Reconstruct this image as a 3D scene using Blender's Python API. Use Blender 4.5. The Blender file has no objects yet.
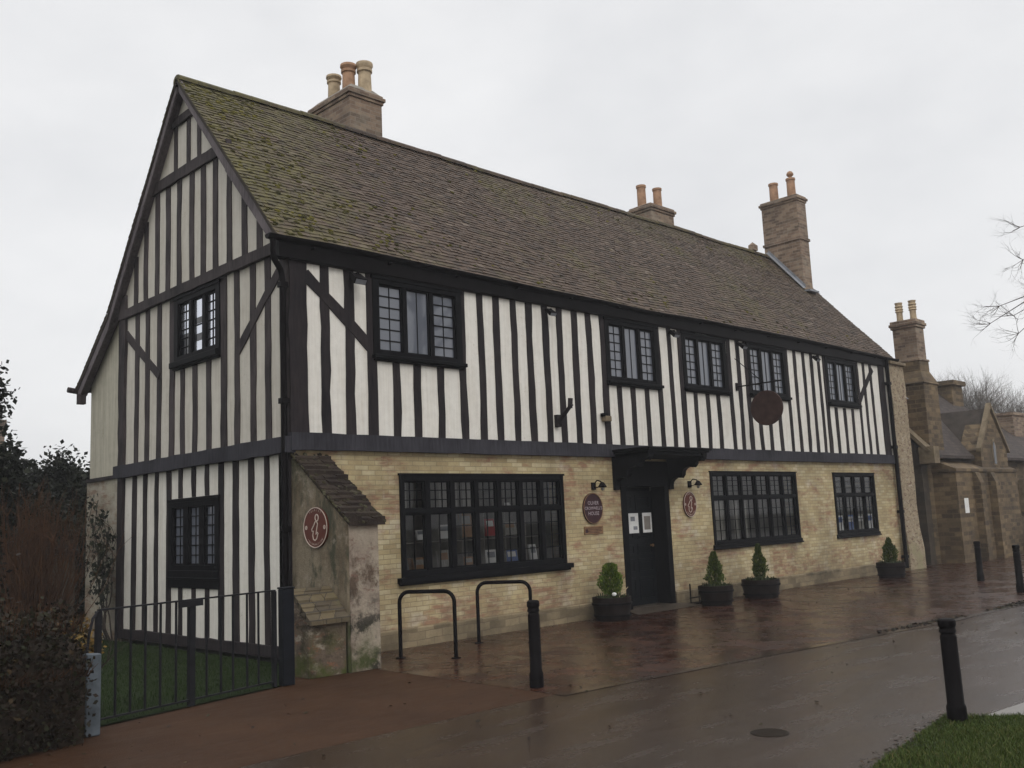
import bpy, bmesh, math, random
import numpy as np
from mathutils import Vector, Matrix, noise as mnoise

random.seed(11)
SC = bpy.context.scene
COL = SC.collection
R = math.radians
PI = math.pi

# ------------------------------------------------------------------ helpers
class MB:
    """collects shapes that become ONE mesh object"""
    def __init__(s, mp=None):
        s.v = []; s.f = []; s.rnd = []; s.mp = mp; s.smooth = False
    def add(s, vs, fs, r=0.5):
        o = len(s.v)
        for p in vs:
            s.v.append(tuple(s.mp(*p)) if s.mp else tuple(p))
        for q in fs:
            s.f.append(tuple(o + i for i in q)); s.rnd.append(r)
    def box(s, x0, x1, y0, y1, z0, z1, r=0.5):
        s.add([(x0,y0,z0),(x1,y0,z0),(x1,y1,z0),(x0,y1,z0),(x0,y0,z1),(x1,y0,z1),(x1,y1,z1),(x0,y1,z1)],
              [(0,3,2,1),(4,5,6,7),(0,1,5,4),(1,2,6,5),(2,3,7,6),(3,0,4,7)], r)
    def quad(s, a, b, c, d, r=0.5):
        s.add([a, b, c, d], [(0,1,2,3)], r)
    def tube(s, path, rad, n=8, cap=True):
        path = [Vector(p) for p in path]
        if not hasattr(rad, '__len__'): rad = [rad]*len(path)
        vs = []; up = None
        for i, p in enumerate(path):
            d = (path[min(i+1, len(path)-1)] - path[max(i-1, 0)]).normalized()
            if up is None:
                a = Vector((0,0,1)) if abs(d.z) < .9 else Vector((1,0,0))
                up = (a - d*a.dot(d)).normalized()
            else:
                up = (up - d*up.dot(d)).normalized()
            w = d.cross(up)
            for k in range(n):
                t = 2*PI*k/n
                vs.append(p + (up*math.cos(t) + w*math.sin(t))*rad[i])
        fs = []
        for i in range(len(path)-1):
            for k in range(n):
                fs.append((i*n+k, i*n+(k+1) % n, (i+1)*n+(k+1) % n, (i+1)*n+k))
        if cap:
            fs.append(tuple(range(n))[::-1]); fs.append(tuple((len(path)-1)*n+k for k in range(n)))
        s.add(vs, fs)
    def lathe(s, prof, n=20, c=(0,0,0), cap=True):
        vs = []; fs = []
        for r, z in prof:
            for k in range(n):
                t = 2*PI*k/n
                vs.append((c[0]+r*math.cos(t), c[1]+r*math.sin(t), c[2]+z))
        for i in range(len(prof)-1):
            for k in range(n):
                fs.append((i*n+k, i*n+(k+1) % n, (i+1)*n+(k+1) % n, (i+1)*n+k))
        if cap:
            fs.append(tuple(range(n))[::-1]); fs.append(tuple((len(prof)-1)*n+k for k in range(n)))
        s.add(vs, fs)
    def prism(s, poly, a0, a1, ax):
        """poly of 2D points extruded along axis ax (0,1,2) from a0 to a1"""
        def P(p, a):
            if ax == 0: return (a, p[0], p[1])
            if ax == 1: return (p[0], a, p[1])
            return (p[0], p[1], a)
        n = len(poly)
        vs = [P(p, a0) for p in poly] + [P(p, a1) for p in poly]
        fs = [tuple(range(n)), tuple(range(2*n-1, n-1, -1))]
        for i in range(n):
            j = (i+1) % n
            fs.append((i, j, n+j, n+i))
        s.add(vs, fs)
    def ribbon(s, pts, w, o0, o1, closed=False):
        """flat band along 2D points (a, b), mapped as (a, out, b)"""
        n = len(pts); segs = n if closed else n-1
        L = []; Rr = []
        for i in range(n):
            if closed: p, q = pts[i-1], pts[(i+1) % n]
            else: p, q = pts[max(i-1, 0)], pts[min(i+1, n-1)]
            dx, dy = q[0]-p[0], q[1]-p[1]; l = math.hypot(dx, dy) or 1
            nx, ny = -dy/l*w/2, dx/l*w/2
            L.append((pts[i][0]+nx, pts[i][1]+ny)); Rr.append((pts[i][0]-nx, pts[i][1]-ny))
        for i in range(segs):
            j = (i+1) % n
            q4 = [L[i], L[j], Rr[j], Rr[i]]
            s.add([(a, o0, b) for a, b in q4] + [(a, o1, b) for a, b in q4],
                  [(0,1,2,3),(7,6,5,4),(0,4,5,1),(1,5,6,2),(2,6,7,3),(3,7,4,0)])
    def build(s, name, mat, parent=None, loc=None, smooth=False, fixn=True, bevel=0):
        me = bpy.data.meshes.new(name)
        me.from_pydata(s.v, [], s.f)
        if fixn or bevel:
            bm = bmesh.new(); bm.from_mesh(me)
            bmesh.ops.recalc_face_normals(bm, faces=bm.faces)
            if bevel:
                es = [e for e in bm.edges if len(e.link_faces) == 2 and e.calc_face_angle(0) > .6]
                bmesh.ops.bevel(bm, geom=es, offset=bevel, segments=1, affect='EDGES')
            bm.to_mesh(me); bm.free()
        if not bevel and any(abs(r-.5) > 1e-6 for r in s.rnd):
            at = me.attributes.new('rnd', 'FLOAT', 'FACE')
            at.data.foreach_set('value', s.rnd)
        if smooth:
            me.polygons.foreach_set('use_smooth', [True]*len(me.polygons))
            me.set_sharp_from_angle(angle=R(40)) if hasattr(me, 'set_sharp_from_angle') else None
        if mat: me.materials.append(mat)
        o = bpy.data.objects.new(name, me); COL.objects.link(o)
        if parent: o.parent = parent
        if loc: o.location = loc
        me.update()
        return o

def tag(o, label=None, cat=None, group=None, kind=None):
    if label: o['label'] = label
    if cat: o['category'] = cat
    if group: o['group'] = group
    if kind: o['kind'] = kind
    return o

def empty(name, loc=(0,0,0), rz=0):
    o = bpy.data.objects.new(name, None); COL.objects.link(o)
    o.location = loc; o.rotation_euler = (0, 0, rz); o.empty_display_size = .2
    return o

def FR(u, out, z): return (u, -out, z)         # front wall: u = x, out = towards the street
def GA(u, out, z): return (-out, u, z)         # gable wall: u = y, out = towards the garden

def copy_tree(o, parent=None):
    c = o.copy(); COL.objects.link(c)
    if parent: c.parent = parent
    for ch in o.children: copy_tree(ch, c)
    return c

# ------------------------------------------------------------------ materials
def nodes(name):
    m = bpy.data.materials.new(name); m.use_nodes = True
    nt = m.node_tree; b = nt.nodes['Principled BSDF']
    return m, nt, b
def N(nt, t, **kw):
    n = nt.nodes.new(t)
    for k, v in kw.items():
        if k.startswith('i_'): n.inputs[k[2:].replace('_', ' ')].default_value = v
        else: setattr(n, k, v)
    return n
def mix(nt, fac, a, b, mode='MIX'):
    n = nt.nodes.new('ShaderNodeMix'); n.data_type = 'RGBA'; n.blend_type = mode
    for inp, v in ((n.inputs[0], fac), (n.inputs[6], a), (n.inputs[7], b)):
        if hasattr(v, 'is_output') or isinstance(v, bpy.types.NodeSocket): nt.links.new(v, inp)
        else: inp.default_value = v if not isinstance(v, tuple) or len(v) == 4 else (*v, 1)
    return n.outputs[2]
def ramp(nt, src, stops):
    n = nt.nodes.new('ShaderNodeValToRGB'); e = n.color_ramp.elements
    while len(e) < len(stops): e.new(.5)
    for el, (p, c) in zip(e, stops):
        el.position = p; el.color = (*c, 1) if isinstance(c, tuple) else (c, c, c, 1)
    nt.links.new(src, n.inputs[0]); return n.outputs[0]
def noise(nt, vec, scale, detail=4, rough=.55, out=0):
    n = N(nt, 'ShaderNodeTexNoise'); n.inputs['Scale'].default_value = scale
    n.inputs['Detail'].default_value = detail; n.inputs['Roughness'].default_value = rough
    if vec: nt.links.new(vec, n.inputs['Vector'])
    return n.outputs[out]
def mapping(nt, vec, sc=(1,1,1), rot=(0,0,0)):
    n = N(nt, 'ShaderNodeMapping'); n.inputs['Scale'].default_value = sc; n.inputs['Rotation'].default_value = rot
    nt.links.new(vec, n.inputs[0]); return n.outputs[0]
def objco(nt):
    return N(nt, 'ShaderNodeTexCoord').outputs['Object']
def bump(nt, b, h, strength=.4, dist=.01):
    n = N(nt, 'ShaderNodeBump'); n.inputs['Strength'].default_value = strength; n.inputs['Distance'].default_value = dist
    nt.links.new(h, n.inputs['Height']); nt.links.new(n.outputs[0], b.inputs['Normal'])
def math_(nt, op, a, b=0.0):
    n = N(nt, 'ShaderNodeMath', operation=op)
    for i, v in enumerate((a, b)):
        if isinstance(v, bpy.types.NodeSocket): nt.links.new(v, n.inputs[i])
        else: n.inputs[i].default_value = v
    return n.outputs[0]

def simple(name, col, rough=.6, var=.35, scale=6, bs=.2, metal=0, stretch=(1,1,1), col2=None, fine=60):
    m, nt, b = nodes(name)
    co = mapping(nt, objco(nt), stretch)
    n1 = noise(nt, co, scale, 5, .6)
    lo = tuple(c*(1-var) for c in col); hi = col2 or tuple(min(1, c*(1+var)) for c in col)
    c = ramp(nt, n1, [(.3, lo), (.7, hi)])
    nt.links.new(c, b.inputs['Base Color'])
    b.inputs['Roughness'].default_value = rough; b.inputs['Metallic'].default_value = metal; b.inputs['Specular IOR Level'].default_value = .12
    if bs: bump(nt, b, noise(nt, co, fine, 3), bs, .004)
    return m

def m_plaster(name, col, dirt, amt):
    m, nt, b = nodes(name); oc = objco(nt)
    st = noise(nt, mapping(nt, oc, (11, 11, .45)), 1.6, 6, .7)
    bl = noise(nt, oc, 1.1, 5, .6)
    f = ramp(nt, math_(nt, 'MULTIPLY', st, math_(nt, 'ADD', bl, .5)), [(.42, 0.0), (.78, 1.0)])
    c = mix(nt, math_(nt, 'MULTIPLY', f, amt), col, dirt)
    c = mix(nt, .5, c, ramp(nt, noise(nt, oc, 9, 6, .6), [(.3, tuple(x*.78 for x in col)), (.7, col)]))
    vo = N(nt, 'ShaderNodeTexVoronoi', feature='DISTANCE_TO_EDGE'); vo.inputs['Scale'].default_value = 2.3; vd = N(nt, 'ShaderNodeVectorMath', operation='ADD'); nt.links.new(oc, vd.inputs[0]); nt.links.new(noise(nt, oc, 3, 4, .6, 1), vd.inputs[1]); nt.links.new(vd.outputs[0], vo.inputs['Vector'])
    ck = ramp(nt, vo.outputs['Distance'], [(0, 1.0), (.012, 0.0)]); c = mix(nt, math_(nt, 'MULTIPLY', ck, ramp(nt, noise(nt, oc, 1.3, 3), [(.5, 0.0), (.65, .6)])), c, dirt)
    nt.links.new(c, b.inputs['Base Color']); b.inputs['Roughness'].default_value = .85
    bump(nt, b, noise(nt, oc, 22, 6, .6), .35, .01)
    return m

def m_timber(name, lo, hi):
    m, nt, b = nodes(name); oc = objco(nt)
    g = noise(nt, mapping(nt, oc, (18, 18, 2.2)), 1.5, 6, .65)
    l = noise(nt, oc, 1.4, 3)
    c = ramp(nt, math_(nt, 'MULTIPLY', math_(nt, 'ADD', g, l), .5), [(.36, lo), (.62, hi)])
    nt.links.new(c, b.inputs['Base Color']); b.inputs['Roughness'].default_value = .8; b.inputs['Specular IOR Level'].default_value = .2
    bump(nt, b, g, .6, .008)
    return m

def m_brick(name, cols, mortar, bw=.225, bh=.075, ms=.007, red=None, pale=None, dirt=.5, rot=0, flat=False, rough=.85, wet=False, bs=.5, lowgreen=False, irregular=0):
    m, nt, b = nodes(name); oc = objco(nt)
    sep = N(nt, 'ShaderNodeSeparateXYZ'); nt.links.new(oc, sep.inputs[0])
    cmb = N(nt, 'ShaderNodeCombineXYZ')
    if flat:
        nt.links.new(sep.outputs[0], cmb.inputs[0]); nt.links.new(sep.outputs[1], cmb.inputs[1])
    else:
        nt.links.new(math_(nt, 'SUBTRACT', sep.outputs[0], sep.outputs[1]), cmb.inputs[0]); nt.links.new(sep.outputs[2], cmb.inputs[1])
    vec = cmb.outputs[0]
    if rot: vec = mapping(nt, vec, (1,1,1), (0,0,rot))
    dv = N(nt, 'ShaderNodeVectorMath', operation='SCALE'); nt.links.new(noise(nt, oc, 2.2 if not irregular else 5, 3, .5, 1), dv.inputs[0]); dv.inputs[3].default_value = .016 + irregular
    av = N(nt, 'ShaderNodeVectorMath', operation='ADD'); nt.links.new(vec, av.inputs[0]); nt.links.new(dv.outputs[0], av.inputs[1])
    br = N(nt, 'ShaderNodeTexBrick'); nt.links.new(av.outputs[0], br.inputs['Vector'])
    br.inputs['Scale'].default_value = 1; br.inputs['Brick Width'].default_value = bw; br.inputs['Row Height'].default_value = bh
    br.inputs['Mortar Size'].default_value = ms; br.inputs['Mortar Smooth'].default_value = .3; br.inputs['Bias'].default_value = 0
    br.inputs['Color1'].default_value = (0,0,0,1); br.inputs['Color2'].default_value = (1,1,1,1); br.inputs['Mortar'].default_value = (.5,.5,.5,1)
    c = ramp(nt, br.outputs['Color'], [(i/(len(cols)-1)*.9+.05, k) for i, k in enumerate(cols)])
    c = mix(nt, .35, c, ramp(nt, noise(nt, oc, 14, 5, .7), [(.25, cols[0]), (.75, cols[-1])]))
    if red:
        f = ramp(nt, noise(nt, mapping(nt, oc, (.8, .8, 1.5)), .9, 5, .7), [(.49, 0.0), (.56, 1.0)])
        f2 = math_(nt, 'MULTIPLY', f, ramp(nt, noise(nt, mapping(nt, av.outputs[0], (3, 9, 1)), 1.3, 2), [(.42, .15), (.58, 1.0)]))
        c = mix(nt, math_(nt, 'MULTIPLY', f2, .75), c, red)
    if pale:
        f = ramp(nt, noise(nt, oc, 1.7, 5, .7), [(.54, 0.0), (.66, 1.0)])
        c = mix(nt, math_(nt, 'MULTIPLY', f, .6), c, pale)
    c = mix(nt, math_(nt, 'MULTIPLY', br.outputs['Fac'], .75), c, mortar)
    dk = ramp(nt, noise(nt, oc, .8, 6, .7), [(.3, 1-dirt), (.6, 1.0)])
    c = mix(nt, 1.0, c, dk, 'MULTIPLY')
    if red and not lowgreen and not flat:
        gz = N(nt, 'ShaderNodeMapRange'); nt.links.new(sep.outputs[2], gz.inputs[0]); gz.inputs[1].default_value = .75; gz.inputs[2].default_value = .2
        c = mix(nt, math_(nt, 'MULTIPLY', gz.outputs[0], ramp(nt, noise(nt, oc, 2.5, 6, .7), [(.42, 0.0), (.6, .7)])), c, (.17,.11,.07))
    if lowgreen:
        gz = N(nt, 'ShaderNodeMapRange'); nt.links.new(sep.outputs[2], gz.inputs[0]); gz.inputs[1].default_value = .75; gz.inputs[2].default_value = .1
        gf = math_(nt, 'MULTIPLY', gz.outputs[0], ramp(nt, noise(nt, oc, 3.5, 5, .7), [(.4, 0.0), (.6, 1.0)]))
        c = mix(nt, math_(nt, 'MULTIPLY', gf, .75), c, (.05, .065, .012))
    nt.links.new(c, b.inputs['Base Color'])
    if wet:
        b.inputs['Specular IOR Level'].default_value = .5
        r = ramp(nt, noise(nt, oc, 1.6, 6, .75), [(.34, .10), (.66, .42)])
        nt.links.new(r, b.inputs['Roughness'])
    else: b.inputs['Roughness'].default_value = rough
    h = math_(nt, 'SUBTRACT', math_(nt, 'MULTIPLY', noise(nt, oc, 40, 4), .5), br.outputs['Fac'])
    bump(nt, b, h, bs, .006)
    return m

def m_tiles():
    m, nt, b = nodes('clay_tiles'); oc = objco(nt)
    at = N(nt, 'ShaderNodeAttribute', attribute_name='rnd')
    c = ramp(nt, at.outputs['Fac'], [(0, (.024,.013,.008)), (.25, (.046,.026,.016)), (.5, (.070,.041,.025)), (.75, (.094,.058,.038)), (.92, (.125,.085,.06)), (1, (.16,.12,.09))])
    c = mix(nt, .38, c, ramp(nt, noise(nt, oc, 26, 4, .75), [(.32, (.018,.013,.008)), (.68, (.105,.078,.056))]))
    sep = N(nt, 'ShaderNodeSeparateXYZ'); nt.links.new(oc, sep.inputs[0])
    g = N(nt, 'ShaderNodeMapRange'); nt.links.new(sep.outputs[0], g.inputs[0]); g.inputs[1].default_value = 3.2; g.inputs[2].default_value = -.3; g.inputs[3].default_value = -.025; g.inputs[4].default_value = .12
    lo = noise(nt, oc, .55, 6, .68)
    fi = noise(nt, oc, 6, 6, .75)
    s = math_(nt, 'ADD', math_(nt, 'ADD', math_(nt, 'MULTIPLY', lo, .62), math_(nt, 'MULTIPLY', fi, .38)), g.outputs[0])
    f = ramp(nt, s, [(.51, 0.0), (.64, .92)])
    gz = N(nt, 'ShaderNodeMapRange'); nt.links.new(sep.outputs[2], gz.inputs[0]); gz.inputs[1].default_value = 7.6; gz.inputs[2].default_value = 8.7; gz.inputs[4].default_value = .05
    s = math_(nt, 'ADD', s, gz.outputs[0]); f = ramp(nt, s, [(.49, 0.0), (.66, .85)])
    c = mix(nt, f, c, ramp(nt, fi, [(.35, (.032,.030,.010)), (.65, (.115,.10,.024))]))
    nt.links.new(c, b.inputs['Base Color']); b.inputs['Roughness'].default_value = .8
    bump(nt, b, fi, .5, .012)
    return m

def m_ground(name, cols, scale, rlo, rhi, rsc=.6, bs=.3, grit=90, thr=(.38,.62), spec=.5):
    m, nt, b = nodes(name); oc = objco(nt)
    l = noise(nt, oc, scale, 6, .65); fi = noise(nt, oc, grit, 3, .7)
    c = ramp(nt, l, [(.3, cols[0]), (.7, cols[1])])
    c = mix(nt, .45, c, ramp(nt, fi, [(.3, tuple(x*.5 for x in cols[0])), (.7, tuple(min(1, x*1.5) for x in cols[1]))]))
    nt.links.new(c, b.inputs['Base Color'])
    r = ramp(nt, noise(nt, mapping(nt, oc, (.6, 2.2, 1)), rsc, 6, .7), [(thr[0], rlo), (thr[1], rhi)])
    nt.links.new(r, b.inputs['Roughness']); b.inputs['Specular IOR Level'].default_value = spec
    bump(nt, b, fi, bs, .004)
    return m

def m_glass(name, tint=(.02,.022,.026), ior=1.6, through=.75):
    m, nt, b = nodes(name)
    out = nt.nodes['Material Output']; oc = objco(nt)
    b.inputs['Base Color'].default_value = (*tint, 1); b.inputs['Roughness'].default_value = .04; b.inputs['IOR'].default_value = ior
    bump(nt, b, noise(nt, oc, 3, 1), .04, .01)
    if through:
        fr = N(nt, 'ShaderNodeFresnel'); fr.inputs[0].default_value = ior
        gl = N(nt, 'ShaderNodeBsdfGlossy'); gl.inputs['Roughness'].default_value = .03
        tr = N(nt, 'ShaderNodeBsdfTransparent'); tr.inputs[0].default_value = (through, through, through, 1)
        mx = N(nt, 'ShaderNodeMixShader')
        nt.links.new(fr.outputs[0], mx.inputs[0]); nt.links.new(tr.outputs[0], mx.inputs[1]); nt.links.new(gl.outputs[0], mx.inputs[2])
        nt.links.new(mx.outputs[0], out.inputs[0])
    return m

def m_leaf(name, cols, rough=.55):
    m, nt, b = nodes(name)
    at = N(nt, 'ShaderNodeAttribute', attribute_name='rnd')
    c = ramp(nt, at.outputs['Fac'], [(i/(len(cols)-1), k) for i, k in enumerate(cols)])
    nt.links.new(c, b.inputs['Base Color']); b.inputs['Roughness'].default_value = rough
    b.inputs['Specular IOR Level'].default_value = .12
    return m

def m_patchy(name, base, layers, bs=.6):
    m, nt, b = nodes(name); oc = objco(nt); n0 = noise(nt, oc, 7, 6, .7)
    c = ramp(nt, n0, [(.3, tuple(x*.7 for x in base)), (.7, tuple(x*1.2 for x in base))])
    for k, (col, sc, lo, hi, st, zr_) in enumerate(layers):
        v = N(nt, 'ShaderNodeVectorMath', operation='ADD'); nt.links.new(mapping(nt, oc, st), v.inputs[0]); v.inputs[1].default_value = (k*7.3, k*3.1, k*5.7)
        f = ramp(nt, noise(nt, v.outputs[0], sc, 7, .72), [(lo, 0.0), (hi, 1.0)])
        if zr_:
            sp = N(nt, 'ShaderNodeSeparateXYZ'); nt.links.new(oc, sp.inputs[0]); g = N(nt, 'ShaderNodeMapRange'); nt.links.new(sp.outputs[2], g.inputs[0]); g.inputs[1].default_value = zr_[0]; g.inputs[2].default_value = zr_[1]
            f = math_(nt, 'MULTIPLY', f, g.outputs[0])
        c = mix(nt, f, c, col)
    nt.links.new(c, b.inputs['Base Color']); b.inputs['Roughness'].default_value = .9; b.inputs['Specular IOR Level'].default_value = .2
    bump(nt, b, math_(nt, 'ADD', n0, noise(nt, oc, 30, 5, .7)), bs, .02)
    return m
M = {}
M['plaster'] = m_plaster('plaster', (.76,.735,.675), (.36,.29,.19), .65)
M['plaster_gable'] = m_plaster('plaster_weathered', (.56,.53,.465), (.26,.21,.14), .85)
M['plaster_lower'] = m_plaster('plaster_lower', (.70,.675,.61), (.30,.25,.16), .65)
M['plaster_rear'] = m_plaster('plaster_rear', (.50,.47,.38), (.13,.12,.07), .95)
M['timber'] = m_timber('timber_dark', (.007,.006,.008), (.030,.023,.024))
M['timber_gable'] = m_timber('timber_gable', (.012,.010,.011), (.062,.050,.051))
M['black'] = simple('black_paint', (.005,.005,.006), .55, .4, 5, .15, stretch=(4,4,1))
M['blackmetal'] = simple('black_metal', (.005,.004,.0045), .5, .3, 8, .1)
for k_ in ('black','blackmetal'): M[k_].node_tree.nodes['Principled BSDF'].inputs['Specular IOR Level'].default_value = .05
M['step'] = simple('worn_step', (.06,.048,.038), .35, .4, 4, .3)
M['door'] = simple('door_paint', (.004,.005,.0065), .45, .3, 6, .1, stretch=(4,4,1))
M['verge'] = m_timber('verge_board', (.055,.046,.05), (.15,.13,.135))
M['brick'] = m_brick('buff_brick', [(.36,.27,.135), (.45,.355,.185), (.49,.405,.225), (.57,.49,.31)], (.27,.215,.125), bw=.215, bh=.066, ms=.006, red=(.27,.12,.075), pale=(.56,.50,.40), dirt=.5)
M['brick_plinth'] = m_brick('plinth_render', [(.12,.09,.05), (.22,.17,.10), (.30,.235,.14)], (.16,.12,.075), bw=.30, bh=.11, dirt=.7, irregular=.04)
M['brick_red'] = m_brick('chimney_brick', [(.08,.05,.035), (.20,.125,.085), (.34,.25,.17)], (.27,.23,.18), dirt=.45, pale=(.30,.26,.2))
M['rubble'] = m_patchy('rubble_pier', (.33,.27,.185), [((.16,.095,.065),9,.52,.60,(1,1,1.6),None), ((.42,.36,.28),7,.56,.64,(1,1,1.5),None), ((.10,.07,.05),11,.58,.66,(1,1,1.6),None), ((.28,.25,.15),3,.45,.6,(1,1,1),(1.0,.6))], 1.0)
M['buttress'] = m_patchy('buttress_render', (.20,.165,.115), [((.11,.085,.055),1.6,.45,.6,(1,1,.7),None), ((.055,.055,.035),2.4,.5,.62,(1,1.5,.6),None), ((.30,.26,.21),2.0,.56,.68,(1,1,1),None), ((.05,.06,.02),2.6,.42,.58,(1,1,1),(.9,.2)), ((.06,.055,.03),2.2,.38,.55,(1,1,1),(2.0,2.5))])
M['buttress_front'] = m_patchy('buttress_front', (.24,.19,.15), [((.34,.29,.225),2.2,.44,.62,(1,1,.8),None), ((.10,.07,.05),3.0,.52,.62,(1,1,.8),None), ((.17,.10,.075),5,.56,.66,(1,1,2),None), ((.035,.03,.025),3.5,.5,.6,(1,1,1),(1.2,.5)), ((.05,.060,.018),3.0,.42,.60,(1,1,1),(.6,.1))])
M['stub'] = m_patchy('stub_brick', (.12,.09,.065), [((.28,.24,.19),5,.54,.62,(1,1,2),None), ((.19,.09,.055),6,.55,.64,(1,1,2.2),None), ((.04,.03,.022),4,.5,.62,(1,1,1.5),None), ((.055,.065,.014),3.0,.4,.56,(1,1,1),(.6,.1))])
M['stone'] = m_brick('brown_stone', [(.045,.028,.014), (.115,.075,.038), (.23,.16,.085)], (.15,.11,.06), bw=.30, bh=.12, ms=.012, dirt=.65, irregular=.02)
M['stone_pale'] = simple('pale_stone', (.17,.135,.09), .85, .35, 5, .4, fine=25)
M['stone_dark'] = m_brick('shaded_stone', [(.030,.022,.015), (.050,.037,.024), (.075,.058,.038)], (.045,.035,.025), bw=.3, bh=.12, dirt=.5)  # darker copy of the brown stone, shade put into its colour
M['tiles'] = m_tiles()
M['roof_under'] = simple('roof_under', (.05,.042,.036), .9, .3, 4)
M['mosscap'] = m_patchy('mossy_tiles', (.038,.027,.020), [((.018,.012,.010),3,.45,.6,(1,1,1),None), ((.07,.065,.04),4,.56,.66,(1,1,1),None), ((.35,.34,.30),9,.68,.72,(1,1,1),None)])
M['pot'] = simple('clay_pot', (.36,.22,.14), .8, .35, 6, .3, fine=30)
M['pot_pale'] = simple('buff_pot', (.42,.33,.22), .8, .35, 6, .3, fine=30)
M['lead'] = simple('lead', (.22,.23,.25), .5, .25, 5, .2)
M['mortar'] = simple('flaunching', (.24,.22,.19), .9, .3, 5, .4, fine=25)
M['glass'] = m_glass('clear_glass', through=.88, ior=1.5)
M['glass_grey'] = m_glass('old_glass', (.115,.125,.15), 1.75, 0)
M['glass_dark'] = m_glass('dark_glass', (.012,.013,.016), 1.5, 0)
m, nt, b = nodes('glaring_glass'); b.inputs['Base Color'].default_value = (.72,.75,.82,1); b.inputs['Metallic'].default_value = .9; b.inputs['Roughness'].default_value = .12  # pale metal pane, the glare of the sky is put into the material
M['glass_glare'] = m
M['room'] = simple('room_wall', (.22,.20,.18), .9, .3, 3, 0)
M['white'] = simple('white_card', (.72,.72,.70), .7, .1, 8, 0)
M['cream'] = simple('cream_net', (.30,.29,.26), .8, .3, 12, 0, stretch=(6,6,.5))
M['red'] = simple('red_card', (.38,.03,.035), .6, .2, 8, 0)
M['blue'] = simple('blue_card', (.08,.14,.35), .6, .2, 8, 0)
M['tan'] = simple('tan_card', (.30,.17,.09), .6, .3, 8, 0)
M['brownsign'] = simple('brown_enamel', (.090,.024,.015), .35, .15, 6, 0)
M['plumsign'] = simple('plum_enamel', (.040,.016,.020), .35, .2, 6, 0)
M['signwhite'] = simple('sign_white', (.48,.40,.34), .5, .1, 8, 0)
M['signpink'] = simple('sign_letters', (.42,.36,.38), .5, .1, 8, 0)
M['brass'] = simple('dull_brass', (.22,.13,.07), .5, .3, 10, .1, metal=.3)
M['galv'] = simple('grey_post', (.085,.10,.115), .55, .4, 7, .3, fine=30)
M['railing'] = simple('railing_paint', (.010,.010,.012), .55, .4, 9, .2)
M['navy'] = simple('navy_paint', (.005,.006,.009), .5, .4, 6, .2)
M['rosy'] = simple('disc_brown', (.045,.026,.022), .75, .3, 6, .3)
M['barrel'] = simple('barrel_plastic', (.012,.008,.007), .6, .45, 5, .2, stretch=(6,6,1))
M['soil'] = simple('soil', (.03,.022,.016), .95, .5, 20, .6)
M['bark'] = simple('bark', (.055,.045,.038), .9, .4, 6, .6, fine=25)
M['bark_pale'] = simple('bark_pale', (.13,.115,.10), .9, .4, 6, .4, fine=25)
M['twig'] = simple('twig', (.05,.04,.035), .9, .4, 9, 0)
M['redtwig'] = simple('red_twig', (.062,.030,.015), .8, .5, 5, 0)
M['leaf_dark'] = m_leaf('leaf_dark', [(.006,.008,.005), (.013,.016,.009), (.028,.03,.016)])
M['leaf_mid'] = m_leaf('leaf_mid', [(.018,.026,.010), (.035,.05,.018), (.06,.07,.03)])
M['leaf_brown'] = m_leaf('leaf_brown', [(.008,.006,.004), (.018,.011,.007), (.018,.021,.009), (.07,.04,.02)])
M['leaf_con'] = m_leaf('leaf_conifer', [(.03,.055,.008), (.08,.13,.018), (.17,.21,.035)])
M['leaf_con2'] = m_leaf('leaf_conifer_dark', [(.022,.038,.010), (.055,.08,.016), (.12,.14,.03)])
M['leaf_gold'] = m_leaf('leaf_gold', [(.10,.06,.015), (.20,.12,.03), (.05,.05,.02)])
M['grass'] = m_leaf('grass', [(.020,.026,.006), (.038,.062,.011), (.070,.095,.022), (.15,.12,.05)])
M['g_lawn'] = m_ground('lawn_ground', [(.007,.013,.003), (.016,.028,.006)], 1.2, .8, .95, bs=.8, grit=40, spec=.1)
M['lawn'] = m_leaf('lawn_blades', [(.007,.015,.003), (.016,.032,.006), (.034,.05,.012)])
M['g_grass'] = m_ground('grass_ground', [(.014,.024,.006), (.028,.046,.011)], 1.5, .8, .9, bs=.8, grit=40)
M['g_land'] = m_ground('land', [(.03,.032,.02), (.05,.05,.03)], .4, .7, .9)
M['g_road'] = m_ground('wet_tarmac', [(.013,.007,.004), (.040,.023,.014)], 1.2, .08, .33, 1.3, .5, 150, (.34,.64), spec=.6)
M['g_path'] = m_ground('brown_tarmac', [(.020,.008,.003), (.055,.026,.012)], 1.1, .50, .75, .8, .8, 60, spec=.15)
M['g_paver'] = m_brick('wet_pavers', [(.012,.005,.003), (.036,.013,.007), (.080,.028,.014)], (.004,.0025,.002), bw=.21, bh=.105, ms=.010, rot=R(45), flat=True, wet=True, dirt=.45, bs=.45)
M['g_kerb'] = m_ground('kerb_stone', [(.016,.010,.007), (.034,.022,.016)], 3, .12, .36, bs=.1)
M['slab'] = m_ground('pale_slab', [(.13,.12,.11), (.20,.185,.17)], 1.5, .25, .5)
M['dampdark'] = m_ground('damp_patch', [(.008,.006,.004), (.02,.014,.009)], 6, .6, .9, spec=.1)

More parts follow.
